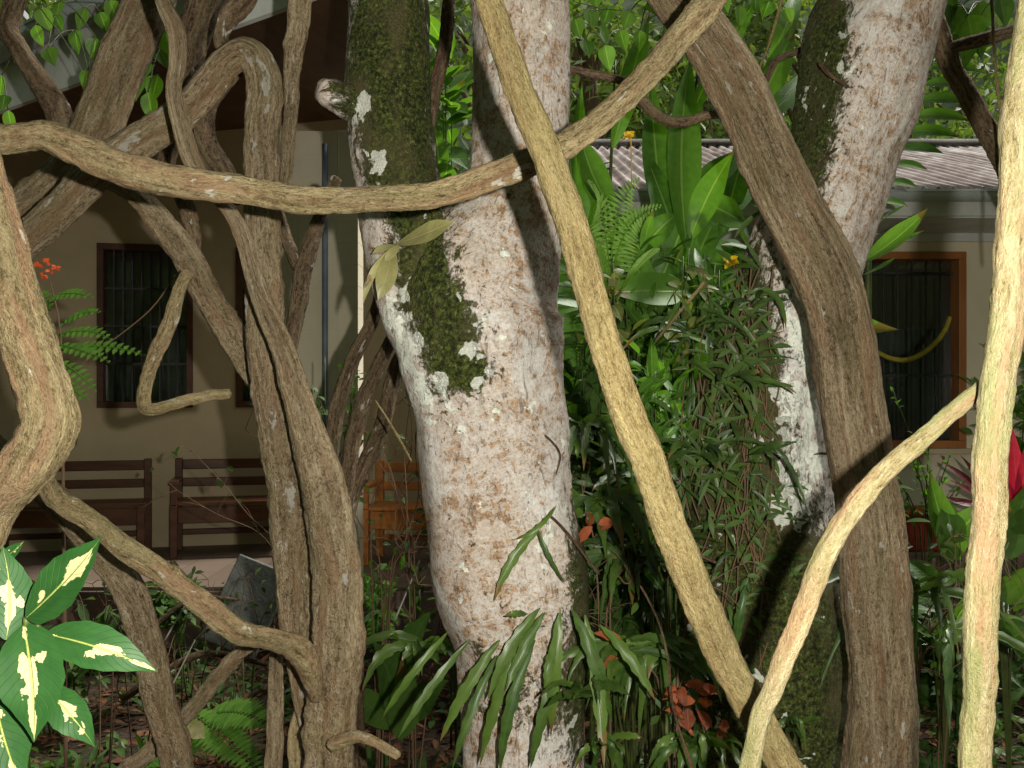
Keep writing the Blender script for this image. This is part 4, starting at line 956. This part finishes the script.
for (x, y, d, n, L, w, lab) in [
        (585, 430, 3.0, 13, 85, 12, 'strap fern high on the right edge of the forked trunk'),
        (592, 505, 2.9, 13, 95, 14, 'strap fern beside the orange dead leaves on the forked trunk'),
        (625, 560, 2.9, 15, 105, 13, 'strap fern behind the straight pale yellow vine at knee height'),
        (622, 650, 2.6, 8, 85, 13, 'strap fern spilling over the right foot of the forked trunk'),
        (660, 660, 2.75, 14, 95, 13, 'strap fern between the vine foot and the dead orange leaves'),
        (700, 740, 2.6, 12, 70, 14, 'low strap fern under the crossing of vine and cream branch'),
        (600, 745, 2.5, 6, 60, 13, 'lowest strap fern at the very foot of the forked trunk'),
        (648, 480, 3.2, 14, 90, 12, 'strap fern in the dark hollow between the pale trees'),
        (722, 380, 2.72, 14, 80, 10, 'thin bladed fern climbing the top of the mossy trunk base'),
        (752, 300, 2.72, 12, 70, 10, 'thin bladed fern tucked where thick brown vine meets leaning tree'),
        (700, 450, 2.70, 14, 85, 10, 'thin bladed fern hanging halfway down the mossy trunk base'),
        (752, 455, 2.68, 10, 80, 9, 'thin bladed fern near the white patch of the leaning trunk'),
        (692, 330, 3.1, 14, 90, 12, 'dense fern tuft above the mossy trunk base'),
        (735, 560, 2.62, 5, 80, 8, 'sparse fern of wavy blades low on the mossy trunk'),
        (790, 725, 2.5, 5, 60, 9, 'tiny strap fern behind the foot of the cream branch'),
        (915, 590, 2.9, 13, 130, 9, 'grassy dark tuft behind the thick brown vine at right'),
        (935, 640, 3.1, 10, 120, 12, 'wavy bladed fern between the brown and the cream vines'),
        (420, 650, 3.4, 8, 80, 14, 'dim fern left of the forked trunk foot'),
        (590, 690, 2.45, 5, 75, 13, 'bright strap fern in front of the forked trunk at the bottom edge')]:
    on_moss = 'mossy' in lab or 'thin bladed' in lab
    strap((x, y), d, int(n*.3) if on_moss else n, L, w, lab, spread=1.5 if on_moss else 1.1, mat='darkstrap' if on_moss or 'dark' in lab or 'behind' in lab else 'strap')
def climbing(label, cx, cy, rx, ry, n, L, W, mat, c0, r0, ns=None):
    n = int(n*.42)
    # c0(y), r0(y): trunk centre px and half width px at row y
    e, iv = plant('climbing_fern', tuple(P(cx, cy, 2.7)), label, 'fern'); g = MB(); S = MB()
    for k in range(ns or 7):
        x = cx+ru(-.8, .8)*rx; y = cy+ry; pts = []
        for j in range(5):
            u = max(-.95, min(.95, (x-c0(y))/r0(y))); pts.append((*P(x, y, 2.95-r0(y)/F*2.95*math.sqrt(1-u*u)-.012), .0022)); x += ru(-16, 16); y -= ry*.5
        stemgeo(S, pts)
    for k in range(n):
        x = cx+random.gauss(0, .5)*rx; y = cy+random.gauss(0, .5)*ry; u = max(-1, min(1, (x-c0(y))/r0(y)))
        d = 2.95-r0(y)/F*2.95*math.sqrt(1-u*u)-ru(.01, .05)
        leafgeo(g, P(x, y, d), (ru(-1, 1), ru(-.5, .05), ru(-1, .9)), (ru(-.4, .4), -1, ru(0, .8)), L*ru(.5, 1.4), W*ru(.7, 1.3), droop=ru(.2, 1.2), n=7, wave=.06)
    S.build('stem', M['twig'], e, inv=iv); g.build('foliage', M[mat], e, inv=iv)
def _c(y): return 790-38*min(1, max(0, (y-200)/200.)) -8*min(1, max(0, (y-400)/200.))*0+0*(y-400)
def _r(y): return 54+22*min(1, max(0, (y-200)/300.))
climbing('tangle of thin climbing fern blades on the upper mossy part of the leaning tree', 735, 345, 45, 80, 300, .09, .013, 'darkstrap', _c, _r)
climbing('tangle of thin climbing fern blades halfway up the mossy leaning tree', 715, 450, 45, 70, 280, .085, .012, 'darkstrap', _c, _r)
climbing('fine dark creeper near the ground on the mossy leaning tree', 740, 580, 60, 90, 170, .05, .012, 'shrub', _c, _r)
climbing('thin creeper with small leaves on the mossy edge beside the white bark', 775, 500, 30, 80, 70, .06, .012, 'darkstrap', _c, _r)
# hanging wavy blade on the mossy trunk
strap((745, 585), 2.6, 0, 60, 8, 'single wavy blade hanging on the mossy trunk', expl=[((746, 585), (735, 655), 12, .05), ((720, 572), (690, 600), 8, .1)])
# bird nest fern, dark, left of the forked trunk
e, iv = plant('nest_fern', tuple(P(405, 384, 3.7)[:2])+(GZ,), 'dark broad leaved nest fern in the gloom left of the forked trunk', 'fern')
for b, t, w, bow in [((400, 720), (432, 610), 40, -.2), ((395, 720), (372, 640), 34, .15), ((405, 725), (450, 680), 30, -.2), ((390, 730), (340, 690), 30, .2), ((400, 740), (400, 660), 34, .1)]:
    g = MB(); lpx(g, b, t, 3.7, w, bow, (0, -.1, -.3), (ru(-.5, .5), -1, .5), wave=.05); g.build('leaf', M['shrub'], e, inv=iv)
# --- red flowering shrub, left
e, iv = plant('flowering_shrub', tuple(P(60, 384, 2.9)[:2])+(GZ,), 'slender shrub with fine leaflets and an orange red flower left of the dark window', 'shrub')
g = MB(); stemgeo(g, [(*v, r_) for v, r_ in ((P(66, 768, 2.9), .006), (P(64, 560, 2.9), .005), (P(62, 400, 2.9), .004), (P(60, 330, 2.9), .003), (P(50, 280, 2.9), .002))])
stemgeo(g, [(*v, .002) for v in (P(62, 380, 2.9), P(100, 350, 2.88), P(150, 310, 2.85), P(175, 275, 2.85))]); g.build('stem', M['twig'], e, inv=iv)
for a, b, c, n in [((52, 300), (66, 288), (94, 298), 9), ((50, 310), (40, 285), (32, 295), 7), ((60, 335), (90, 325), (112, 340), 9), ((62, 350), (105, 340), (146, 356), 12), ((60, 362), (80, 372), (96, 392), 8), ((60, 345), (85, 350), (110, 362), 9), ((60, 370), (45, 355), (35, 330), 7), ((62, 325), (80, 310), (100, 312), 8), ((60, 380), (75, 392), (88, 400), 6), ((58, 390), (40, 400), (30, 420), 6)]:
    g = MB(); frond(g, (P(*a, 2.9), P(*b, 2.8), P(*c, 2.75)), n, .030, .017, (0, -1, .9), ang=.8); g.build('leaf', M['fern'], e, inv=iv)
for (x, y) in [(38, 266), (50, 271), (43, 276), (56, 268), (47, 262)]:
    g = MB(); c = P(x, y, 2.82)
    for k in range(5): leafgeo(g, c, rdir(.2), (0, -1, .3), .015, .010, n=4, fold=.3)
    g.build('flower', M['petal'], e, inv=iv)
# --- climbers top left
def heartleaves(name, lst, d, label, size, mat='sunleaf'):
    e, iv = plant(name, tuple(P(*lst[0], d)), label, 'climber'); g = MB(); S = MB()
    pr = None
    for i, (x, y) in enumerate(lst):
        q = P(x, y, d+ru(-.15, .15))
        leafgeo(g, q, (ru(-.5, .5), ru(-.3, .3), -1), (ru(-.3, .5), -1, ru(0, .6)), size*ru(.8, 1.3), size*ru(.55, .8), droop=0, n=8, pk=.32, cols=5)
        if pr is not None: stemgeo(S, [(*pr, .002), (*(pr.lerp(q, .5)+Vector((0, 0, .02))), .002), (*q, .0015)])
        pr = q
    g.build('foliage', M[mat], e, inv=iv); S.build('stem', M['stem'], e, inv=iv)
heartleaves('climber', [(5, 95), (8, 110), (2, 75), (35, 25), (55, 15), (48, 48), (75, 30), (88, 70), (96, 38), (60, 0), (85, 8), (100, 12), (110, 0), (40, 8), (92, 90)], 3.3, 'bright leafed climber in front of the grey gutter at top left', .075)
heartleaves('climber', [(150, 62), (158, 75), (148, 92), (160, 48), (165, 30), (140, 70), (152, 40)], 3.25, 'small bright leafed climber behind the wiggly vine', .085)
heartleaves('climber', [(590, 10), (600, 25), (585, 40), (610, 5), (620, 30), (605, 45), (575, 18), (630, 12), (650, 0), (640, 30), (565, 0), (596, -8)], 3.6, 'hanging leaves right of the pale trunk at the top edge', .085)
heartleaves('climber', [(720, -5), (740, 5), (755, -6), (705, 8), (770, 0), (785, 8)], 3.8, 'hanging leaves behind the top of the thick brown vine', .09)
heartleaves('climber', [(955, 5), (968, 15), (980, 2), (962, 30), (948, 18), (975, 25), (1000, -5), (940, -5)], 4.0, 'dark hanging leaves in the top right corner by the leaning tree', .16, 'shrub')
# --- stacked leaflets right of the leaning trunk
e, iv = plant('pinnate_plant', tuple(P(900, 384, 4.4)[:2])+(GZ,), 'plant with long stacked bright leaflets right of the leaning trunk', 'plant')
g = MB(); stemgeo(g, [(*v, r_) for v, r_ in ((Vector((P(880, 384, 4.4).x, 4.4, GZ)), .02), (P(868, 300, 4.4), .014), (P(880, 200, 4.4), .01), (P(915, 100, 4.4), .007), (P(935, 30, 4.4), .004))], seg=10); g.build('stem', M['stem'], e, inv=iv)
for i, (x, y, L, w) in enumerate([(928, 72, 58, 13), (924, 88, 62, 15), (918, 104, 62, 15), (912, 120, 60, 16), (905, 136, 56, 16), (898, 152, 46, 14), (890, 168, 38, 12), (884, 186, 34, 13), (925, 58, 52, 12), (934, 44, 46, 12), (878, 205, 30, 12)]):
    g = MB(); lpx(g, (x, y-4), (x+L, y+2), 4.35+ru(-.05, .05), w, -.13, (0, -.1, -.15), (.1, -1, .3), n=12, pk=.45, fold=.2, base=.6); g.build('leaflet', M['ginger'], e, inv=iv)
for b, t, w, bow in [((862, 262), (928, 208), 24, .08), ((885, 245), (925, 230), 12, .1), ((862, 275), (895, 258), 12, .1), ((875, 225), (905, 205), 12, 0)]:
    g = MB(); lpx(g, b, t, 4.2, w, bow, (0, -.1, -.15), (0, -1, .9), n=12); g.build('leaf', M['sunleaf'], e, inv=iv)
# --- right-hand garden bed
e, iv = plant('lance_shrub', tuple(P(930, 384, 5.6)[:2])+(GZ,), 'feathery shrub with a red tipped spike under the orange framed window', 'shrub')
g = MB(); S = MB()
for (x0, y0, x1, y1) in [(938, 530, 892, 388), (930, 530, 905, 440), (925, 530, 930, 430), (920, 530, 880, 455), (932, 530, 950, 455), (915, 530, 892, 470), (928, 530, 915, 460), (940, 530, 965, 480)]:
    a = P(x0, y0, 5.6); b = P(x1, y1, 5.5+ru(-.15, .15)); stemgeo(S, [(a.x, a.y, GZ, .005), (*a, .004), (*b, .002)])
    for k in range(24):
        t = ru(.15, 1); leafgeo(g, a.lerp(b, t), rdir(.7), rdir(1), .055*(1.2-t*.6), .017, n=4)
S.build('stem', M['stem'], e, inv=iv); g.build('foliage', M['fern'], e, inv=iv)
def broad(name, px, d, leaves, mat, label, cat='plant'):
    e, iv = plant(name, tuple(P(px, 384, d)[:2])+(GZ,), label, cat)
    SS = MB()
    for b, t, w, bow in leaves:
        g = MB(); lpx(g, b, t, d, w, bow, (0, ru(-.12, 0), ru(-.25, .05)), (ru(-.4, .4), -1, ru(.2, .9)), n=12, pk=.42, base=.6); 
        bb = P(*b, d); stemgeo(SS, [(P(px, 384, d).x, d, GZ, .006), (*bb, .004)]); g.build('leaf', M[mat], e, inv=iv)
    SS.build('stem', M['stem'], e, inv=iv)
broad('broad_leaf_plant', 945, 4.6, [((950, 540), (932, 492), 32, .1), ((955, 560), (946, 500), 40, 0), ((960, 560), (930, 470), 30, -.1), ((940, 590), (905, 560), 24, .1), ((950, 600), (900, 590), 22, -.1), ((955, 620), (1000, 560), 26, 0), ((930, 620), (968, 640), 22, .1), ((948, 540), (985, 500), 26, .1), ((945, 630), (915, 640), 20, -.1)], 'sunleaf', 'bright broad leaved plant left of the cream upright vine')
broad('broad_leaf_plant', 1010, 4.4, [((1005, 560), (1030, 480), 34, 0), ((1000, 600), (1040, 560), 30, .1), ((1000, 560), (1008, 500), 26, 0), ((1005, 640), (1040, 620), 28, .1), ((1000, 640), (985, 590), 26, -.1), ((1000, 620), (1024, 650), 26, .1), ((1010, 520), (1050, 520), 28, .1)], 'shrub', 'dark broad leaved plant at the right edge behind the cream vine')
broad('cordyline', 1012, 5.2, [((1018, 520), (1010, 420), 16, .03), ((1018, 520), (1030, 430), 14, 0), ((1016, 520), (1004, 455), 10, .1)], 'cordy', 'magenta red cordyline leaves at the right edge')
broad('maroon_cordyline', 975, 5.3, [((985, 500), (942, 462), 9, .1), ((985, 500), (950, 480), 9, 0), ((988, 500), (960, 455), 8, .1), ((990, 510), (1015, 470), 10, 0), ((985, 505), (940, 495), 8, -.1), ((990, 505), (1024, 500), 9, .1)], 'maroon', 'dark maroon spiky plant between the window and the cream vine')
pshrub('leafy_shrub', 1010, 400, 6.2, 40, 70, 200, .14, .05, 'sunleaf', 'sunlit bush by the house wall at the right edge', 'shrub', nst=6)
pshrub('leafy_shrub', 965, 640, 4.9, 70, 70, 360, .16, .05, 'shrub', 'dense low bush in front of the kerb wall at right', 'shrub', nst=8)
pshrub('leafy_shrub', 850, 560, 5.2, 60, 80, 260, .16, .045, 'shrub', 'low dark bush under the window behind thick brown vine', 'shrub', nst=7)
pshrub('leafy_shrub', 820, 500, 4.6, 30, 40, 70, .1, .035, 'fern', 'little light green bush glimpsed right of the leaning trunk', 'shrub', nst=4)
# flowers seen in the middle
for (x, y, d, m_, lab) in [(628, 137, 5.0, 'yellow', 'orange yellow blossom before the corrugated roof'), (655, 292, 4.3, 'yellow', 'yellow blossom among the shrub leaves'), (730, 262, 4.4, 'yellow', 'small yellow blossom near the thick brown vine')]:
    g = MB(); c = P(x, y, d)
    for k in range(7): leafgeo(g, c, rdir(.1), (0, -1, .3), .045, .03, n=4, fold=.3)
    stemgeo(g, [(*c, .003), (c.x+.02, c.y+.02, c.z-.3, .003), (c.x, c.y+.05, GZ, .004)]); tag(g.build('blossom', M[m_]), lab, 'flower')
# --- lower left ground plants
fern('sword_fern', tuple(P(215, 740, 4.2)), [((P(190, 712, 4.2), P(225, 735, 4.0), P(262, 775, 3.8)), (0, -.6, 1)), ((P(200, 730, 4.2), P(180, 750, 4.0), P(140, 768, 3.8)), (0, -.6, 1)), ((P(205, 720, 4.2), P(235, 700, 4.1), P(275, 730, 3.9)), (0, -.6, 1))], 20, .10, .03, 'fern', 'sword fern on the dark ground by the short thin branch')
pshrub('leafy_shrub', 180, 600, 5.6, 55, 22, 170, .10, .04, 'shrub', 'low plant at the edge of the veranda floor', 'shrub', nst=6)
pshrub('leafy_shrub', 60, 640, 5.2, 70, 40, 220, .12, .045, 'shrub', 'low dark plant behind the variegated leaves', 'shrub', nst=7)
pshrub('leafy_shrub', 395, 600, 5.3, 40, 40, 120, .10, .035, 'fern', 'faint low plant before the plinth left of the forked trunk', 'shrub', nst=5)
pshrub('leafy_shrub', 335, 400, 3.9, 35, 60, 60, .06, .028, 'shrub', 'sparse small leaved twigs in front of the cream pillar', 'shrub', nst=5)
pshrub('leafy_shrub', 330, 640, 4.2, 40, 70, 90, .09, .03, 'shrub', 'sparse dark plant behind the twisted vines near the ground', 'shrub', nst=6)
g = MB(); lpx(g, (190, 722), (205, 738), 3.6, 18, .1, (0, -.03, -.02), (0, -1, .5), wave=.08); tag(g.build('dead_leaf', M['epi']), 'pale yellow fallen leaf by the sword fern', 'leaf')
for i, (x, y, d, n, lab) in enumerate([(690, 700, 2.42, 15, 'clump of crumpled orange brown dead leaves in the ferns'), (600, 522, 2.72, 4, 'orange dead leaves caught at the edge of the forked trunk'), (616, 655, 2.5, 4, 'brown orange dead leaves in the fern beside the trunk'), (715, 735, 2.55, 5, 'lowest brown dead leaves near the vine foot')]):
    e, iv = plant('dead_leaves', tuple(P(x, y, d)), lab, 'dead leaves')
    for k in range(n):
        g = MB(); leafgeo(g, P(x+ru(-16, 16), y+ru(-16, 16), d+ru(-.04, .04)), rdir(-.2), (ru(-.5, .5), -1, .4), ru(.04, .075), ru(.02, .035), droop=.6, n=8, cols=5, wave=.1, curl=ru(-1, 2), twist=ru(-1, 1)); g.build('leaf', M['rust'], e, inv=iv)
# fallen leaves and ground cover
g = MB()
for i in range(9500):
    y = 3.4+ru(0, 1)**1.3*4.2 if i % 6 else ru(1.5, 3.5); x = ru(-.62, .62)*y*1.15
    z = GZ+.05*noise.noise(Vector((x*.9, y*.9, 0)))+ru(.005, .05)
    if x < -.6 and y > 7: continue
    leafgeo(g, (x, y, z), (ru(-1, 1), ru(-1, 1), ru(-.2, .35)), (ru(-.5, .5), ru(-.6, .3), 1), ru(.04, .11), ru(.02, .042), droop=ru(-.3, .7), n=4, twist=ru(-1, 1))
tag(g.build('leaf_litter', M['dead']), kind='stuff')
bpy.data.objects['leaf_litter']['label'] = 'brown fallen leaves covering the dark soil'; bpy.data.objects['leaf_litter']['category'] = 'leaf litter'
g = MB()
for i in range(5200):
    y = 3.6+ru(0, 1)**1.2*3.6; x = ru(-.62, .62)*y*1.1
    if noise.noise(Vector((x*1.3, y*1.3, 5))) < -.05: continue
    if x < -.7 and y > 6.9: continue
    z = GZ+.05*noise.noise(Vector((x*.9, y*.9, 0)))
    h = ru(.02, .16)
    leafgeo(g, (x, y, z+h*.6), (ru(-1, 1), ru(-1, 1), ru(.1, 1.2)), (ru(-.3, .3), ru(-.6, .3), 1), ru(.05, .14), ru(.02, .045), droop=ru(.3, 1.2), n=4)
o = g.build('ground_cover', M['shrub']); tag(o, 'low green seedlings and leaves covering the dark soil', 'ground cover', kind='stuff')
# fallen branches
for a, b, c, w, lab in [((120, 700), (200, 655), (270, 665), 8, 'fallen thin branch behind the brown vine at lower left'), ((190, 740), (260, 690), (330, 650), 6, 'fallen stick leaning behind the twisted vines'), ((170, 560), (215, 610), (275, 640), 7, 'fallen stick at the veranda edge'), ((140, 640), (190, 600), (240, 600), 6, 'fallen stick lying on the low plants')]:
    vine([(*a, w), (*b, w*.9), (*c, w*.6)], 4.4, 4.7, 'darkbrown', lab, name='stick', cat='stick', seg=10, step=.02)
for a, b in [((165, 640), (185, 605)), ((170, 690), (195, 640)), ((395, 620), (420, 560))]:
    g = MB(); stemgeo(g, [(*P(*a, 4.0), .004), (*P(*b, 4.0), .002)]); tag(g.build('stalk', M['cable']), 'thin pale dry stalk standing at x' if False else {165: 'upper thin pale dry stalk in the low plants', 170: 'lower thin pale dry stalk in the low plants', 395: 'thin pale dry stalk left of the forked trunk'}[a[0]], 'stalk')

# ---------------------------------------------------------------- trees behind
def tree(px, d, ztop, rx, n, L, label, mat='farleaf', zb=None, nc=26):
    q = P(px, 384, d); e, iv = plant('tree', (q.x, q.y, GZ), label, 'tree')
    zb = GZ+1.2 if zb is None else zb
    T = MB(); stemgeo(T, [(q.x, q.y, GZ-.2, .2), (q.x+.1, q.y, (zb+ztop)/2, .14), (q.x, q.y, ztop-.6, .05)], seg=10)
    C = []
    for k in range(nc):
        t = ru(0, 1); z = zb+(ztop-zb)*t; r_ = rx*math.sqrt(max(.05, 1-(abs(t-.45)/.58)**2))
        an = ru(0, 6.28); rr = r_*ru(.3, 1); p = Vector((q.x+math.cos(an)*rr, q.y+math.sin(an)*rr*.8, z)); C.append((p, ru(.35, .9)*rx*.42))
        stemgeo(T, [(q.x, q.y, max(GZ+.6, z-.8), .06), (*Vector((q.x, q.y, z)).lerp(p, .5), .035), (*p, .012)], seg=5)
    T.build('trunk', M['darkbrown'], e, inv=iv)
    g = MB()
    for i in range(n):
        p, r_ = random.choice(C); v = rdir(); v = p+v*r_*ru(.4, 1.05)
        leafgeo(g, v, rdir(-.3), rdir(.8), L*ru(.6, 1.3), L*.42, droop=.3, n=2)
    g.build('crown', M[mat], e, inv=iv)
tree(590, 13, 6.4, 2.0, 3600, .20, 'leafy tree above the corrugated roof beside the pale trunk')
tree(700, 15, 7.6, 2.6, 4000, .22, 'leafy tree beyond the roof behind the thick brown vine')
tree(800, 17, 8.0, 2.6, 3600, .24, 'leafy tree beyond the roof left of the leaning trunk')
tree(905, 19, 8.0, 2.8, 3800, .26, 'leafy tree beyond the roof just right of the leaning trunk')
tree(1010, 16, 5.6, 2.6, 4000, .22, 'leafy tree beyond the roof in the top right corner')
tree(480, 15, 8, 2.6, 3000, .24, 'leafy tree seen through the fork of the pale trunk')
tree(1110, 20, 9, 3.2, 3000, .26, 'leafy tree past the right edge of the roof')
tree(10, 15, 9.0, 3.0, 3200, .24, 'leafy tree above the left roof at the corner')
# bare twiggy undergrowth
def twiggy(px, py, d, w, h, n, label, mat='twig'):
    e, iv = plant('twiggy_bush', tuple(P(px, 384, d)[:2])+(GZ,), label, 'bush'); g = MB(); l = MB()
    for k in range(n):
        x = px+ru(-w, w)*.5; y = py+h; a = ru(-.5, .5); q = P(x, y, d+ru(-.2, .2)); pts = [(q.x, q.y, min(q.z, GZ+.02), .004)]
        for j in range(5):
            a += ru(-.5, .5); x += math.sin(a)*h*.42; y -= math.cos(a)*h*.42; v = P(x, y, q.y+ru(-.1, .1)); pts.append((*v, .0032-.0005*j))
            for m in range(2):
                b = v+rdir(.4)*ru(.05, .16); stemgeo(g, [(*v, .0018), (*v.lerp(b, .5)+Vector((0, 0, .01)), .0014), (*b, .0008)], seg=4)
                if rnd() < .6: leafgeo(l, b, rdir(-.1), (0, -1, .5), .045, .018, n=5)
        stemgeo(g, pts, seg=5)
    g.build('stem', M[mat], e, inv=iv); l.build('foliage', M['darkstrap'], e, inv=iv)
twiggy(375, 520, 3.9, 90, 110, 16, 'bare twiggy bush between the twisted vines and the forked trunk')
twiggy(180, 640, 4.6, 200, 60, 18, 'bare twiggy bush on the dark ground behind the sloping tan branch')
twiggy(585, 560, 2.95, 60, 90, 6, 'fine bare twigs along the right edge of the forked trunk')
twiggy(720, 640, 2.72, 120, 90, 5, 'fine bare twigs before the mossy foot of the leaning tree')
twiggy(930, 620, 3.6, 60, 80, 8, 'bare twigs between the thick brown vine and the cream vine')
tree(140, 17, 9.5, 3.0, 3200, .24, 'leafy tree above the left roof behind the broad slanting vine')
tree(320, 17, 10, 3.2, 3000, .24, 'leafy tree above the left roof behind the hanging vines')
tree(640, 26, 10.5, 3.6, 3000, .36, 'far pale tree on the hillside in the middle')
tree(760, 28, 10.5, 3.6, 3000, .36, 'far tree on the hillside behind the ginger')
tree(960, 30, 11, 4.2, 3200, .38, 'far tree on the hillside at the right')
pshrub('leafy_shrub', 455, 130, 5.0, 22, 110, 80, .26, .1, 'sunleaf', 'bright broad leaved bush in the fork of the pale trunk', 'shrub', nst=4)
g = MB()
for i in range(15000):
    v = random.choice(HILL)+Vector((ru(-1.6, 1.6), ru(-2, 2), 0)); v.z += ru(-.3, 1)+1.6*max(0, noise.noise(v*.35))*2
    leafgeo(g, v, rdir(-.2), rdir(.6), .7, .4, n=2)
o = g.build('hillside_forest', M['farleaf']); tag(o, 'leafy wood covering the far hillside', 'wood', kind='stuff')
# unseen dense trees added around the photographer to keep side light out
for i, (x, y, r_, lab) in enumerate([(-6.5, 1.5, 2.6, 'unseen dense tree added for shade left of the garden'), (-5, -3.5, 2.8, 'unseen dense tree added for shade behind the photographer on the left'), (0, -5.5, 2.8, 'unseen dense tree added for shade behind the photographer')]):
    e, iv = plant('tree', (x, y, GZ), lab, 'tree'); g = MB()
    for k in range(1500):
        v = rdir(); p = Vector((x, y, 2.4))+Vector((v.x*r_, v.y*r_, v.z*2.9))*ru(.5, 1)
        if p.z < GZ: continue
        leafgeo(g, p, rdir(-.2), rdir(1), .45, .2, n=2)
    g.build('crown', M['canopy'], e, inv=iv)
    T = MB(); stemgeo(T, [(x, y, GZ-.1, .2), (x+.1, y, 1.5, .15), (x, y, 3.5, .08)], seg=10); T.build('trunk', M['darkbrown'], e, inv=iv)
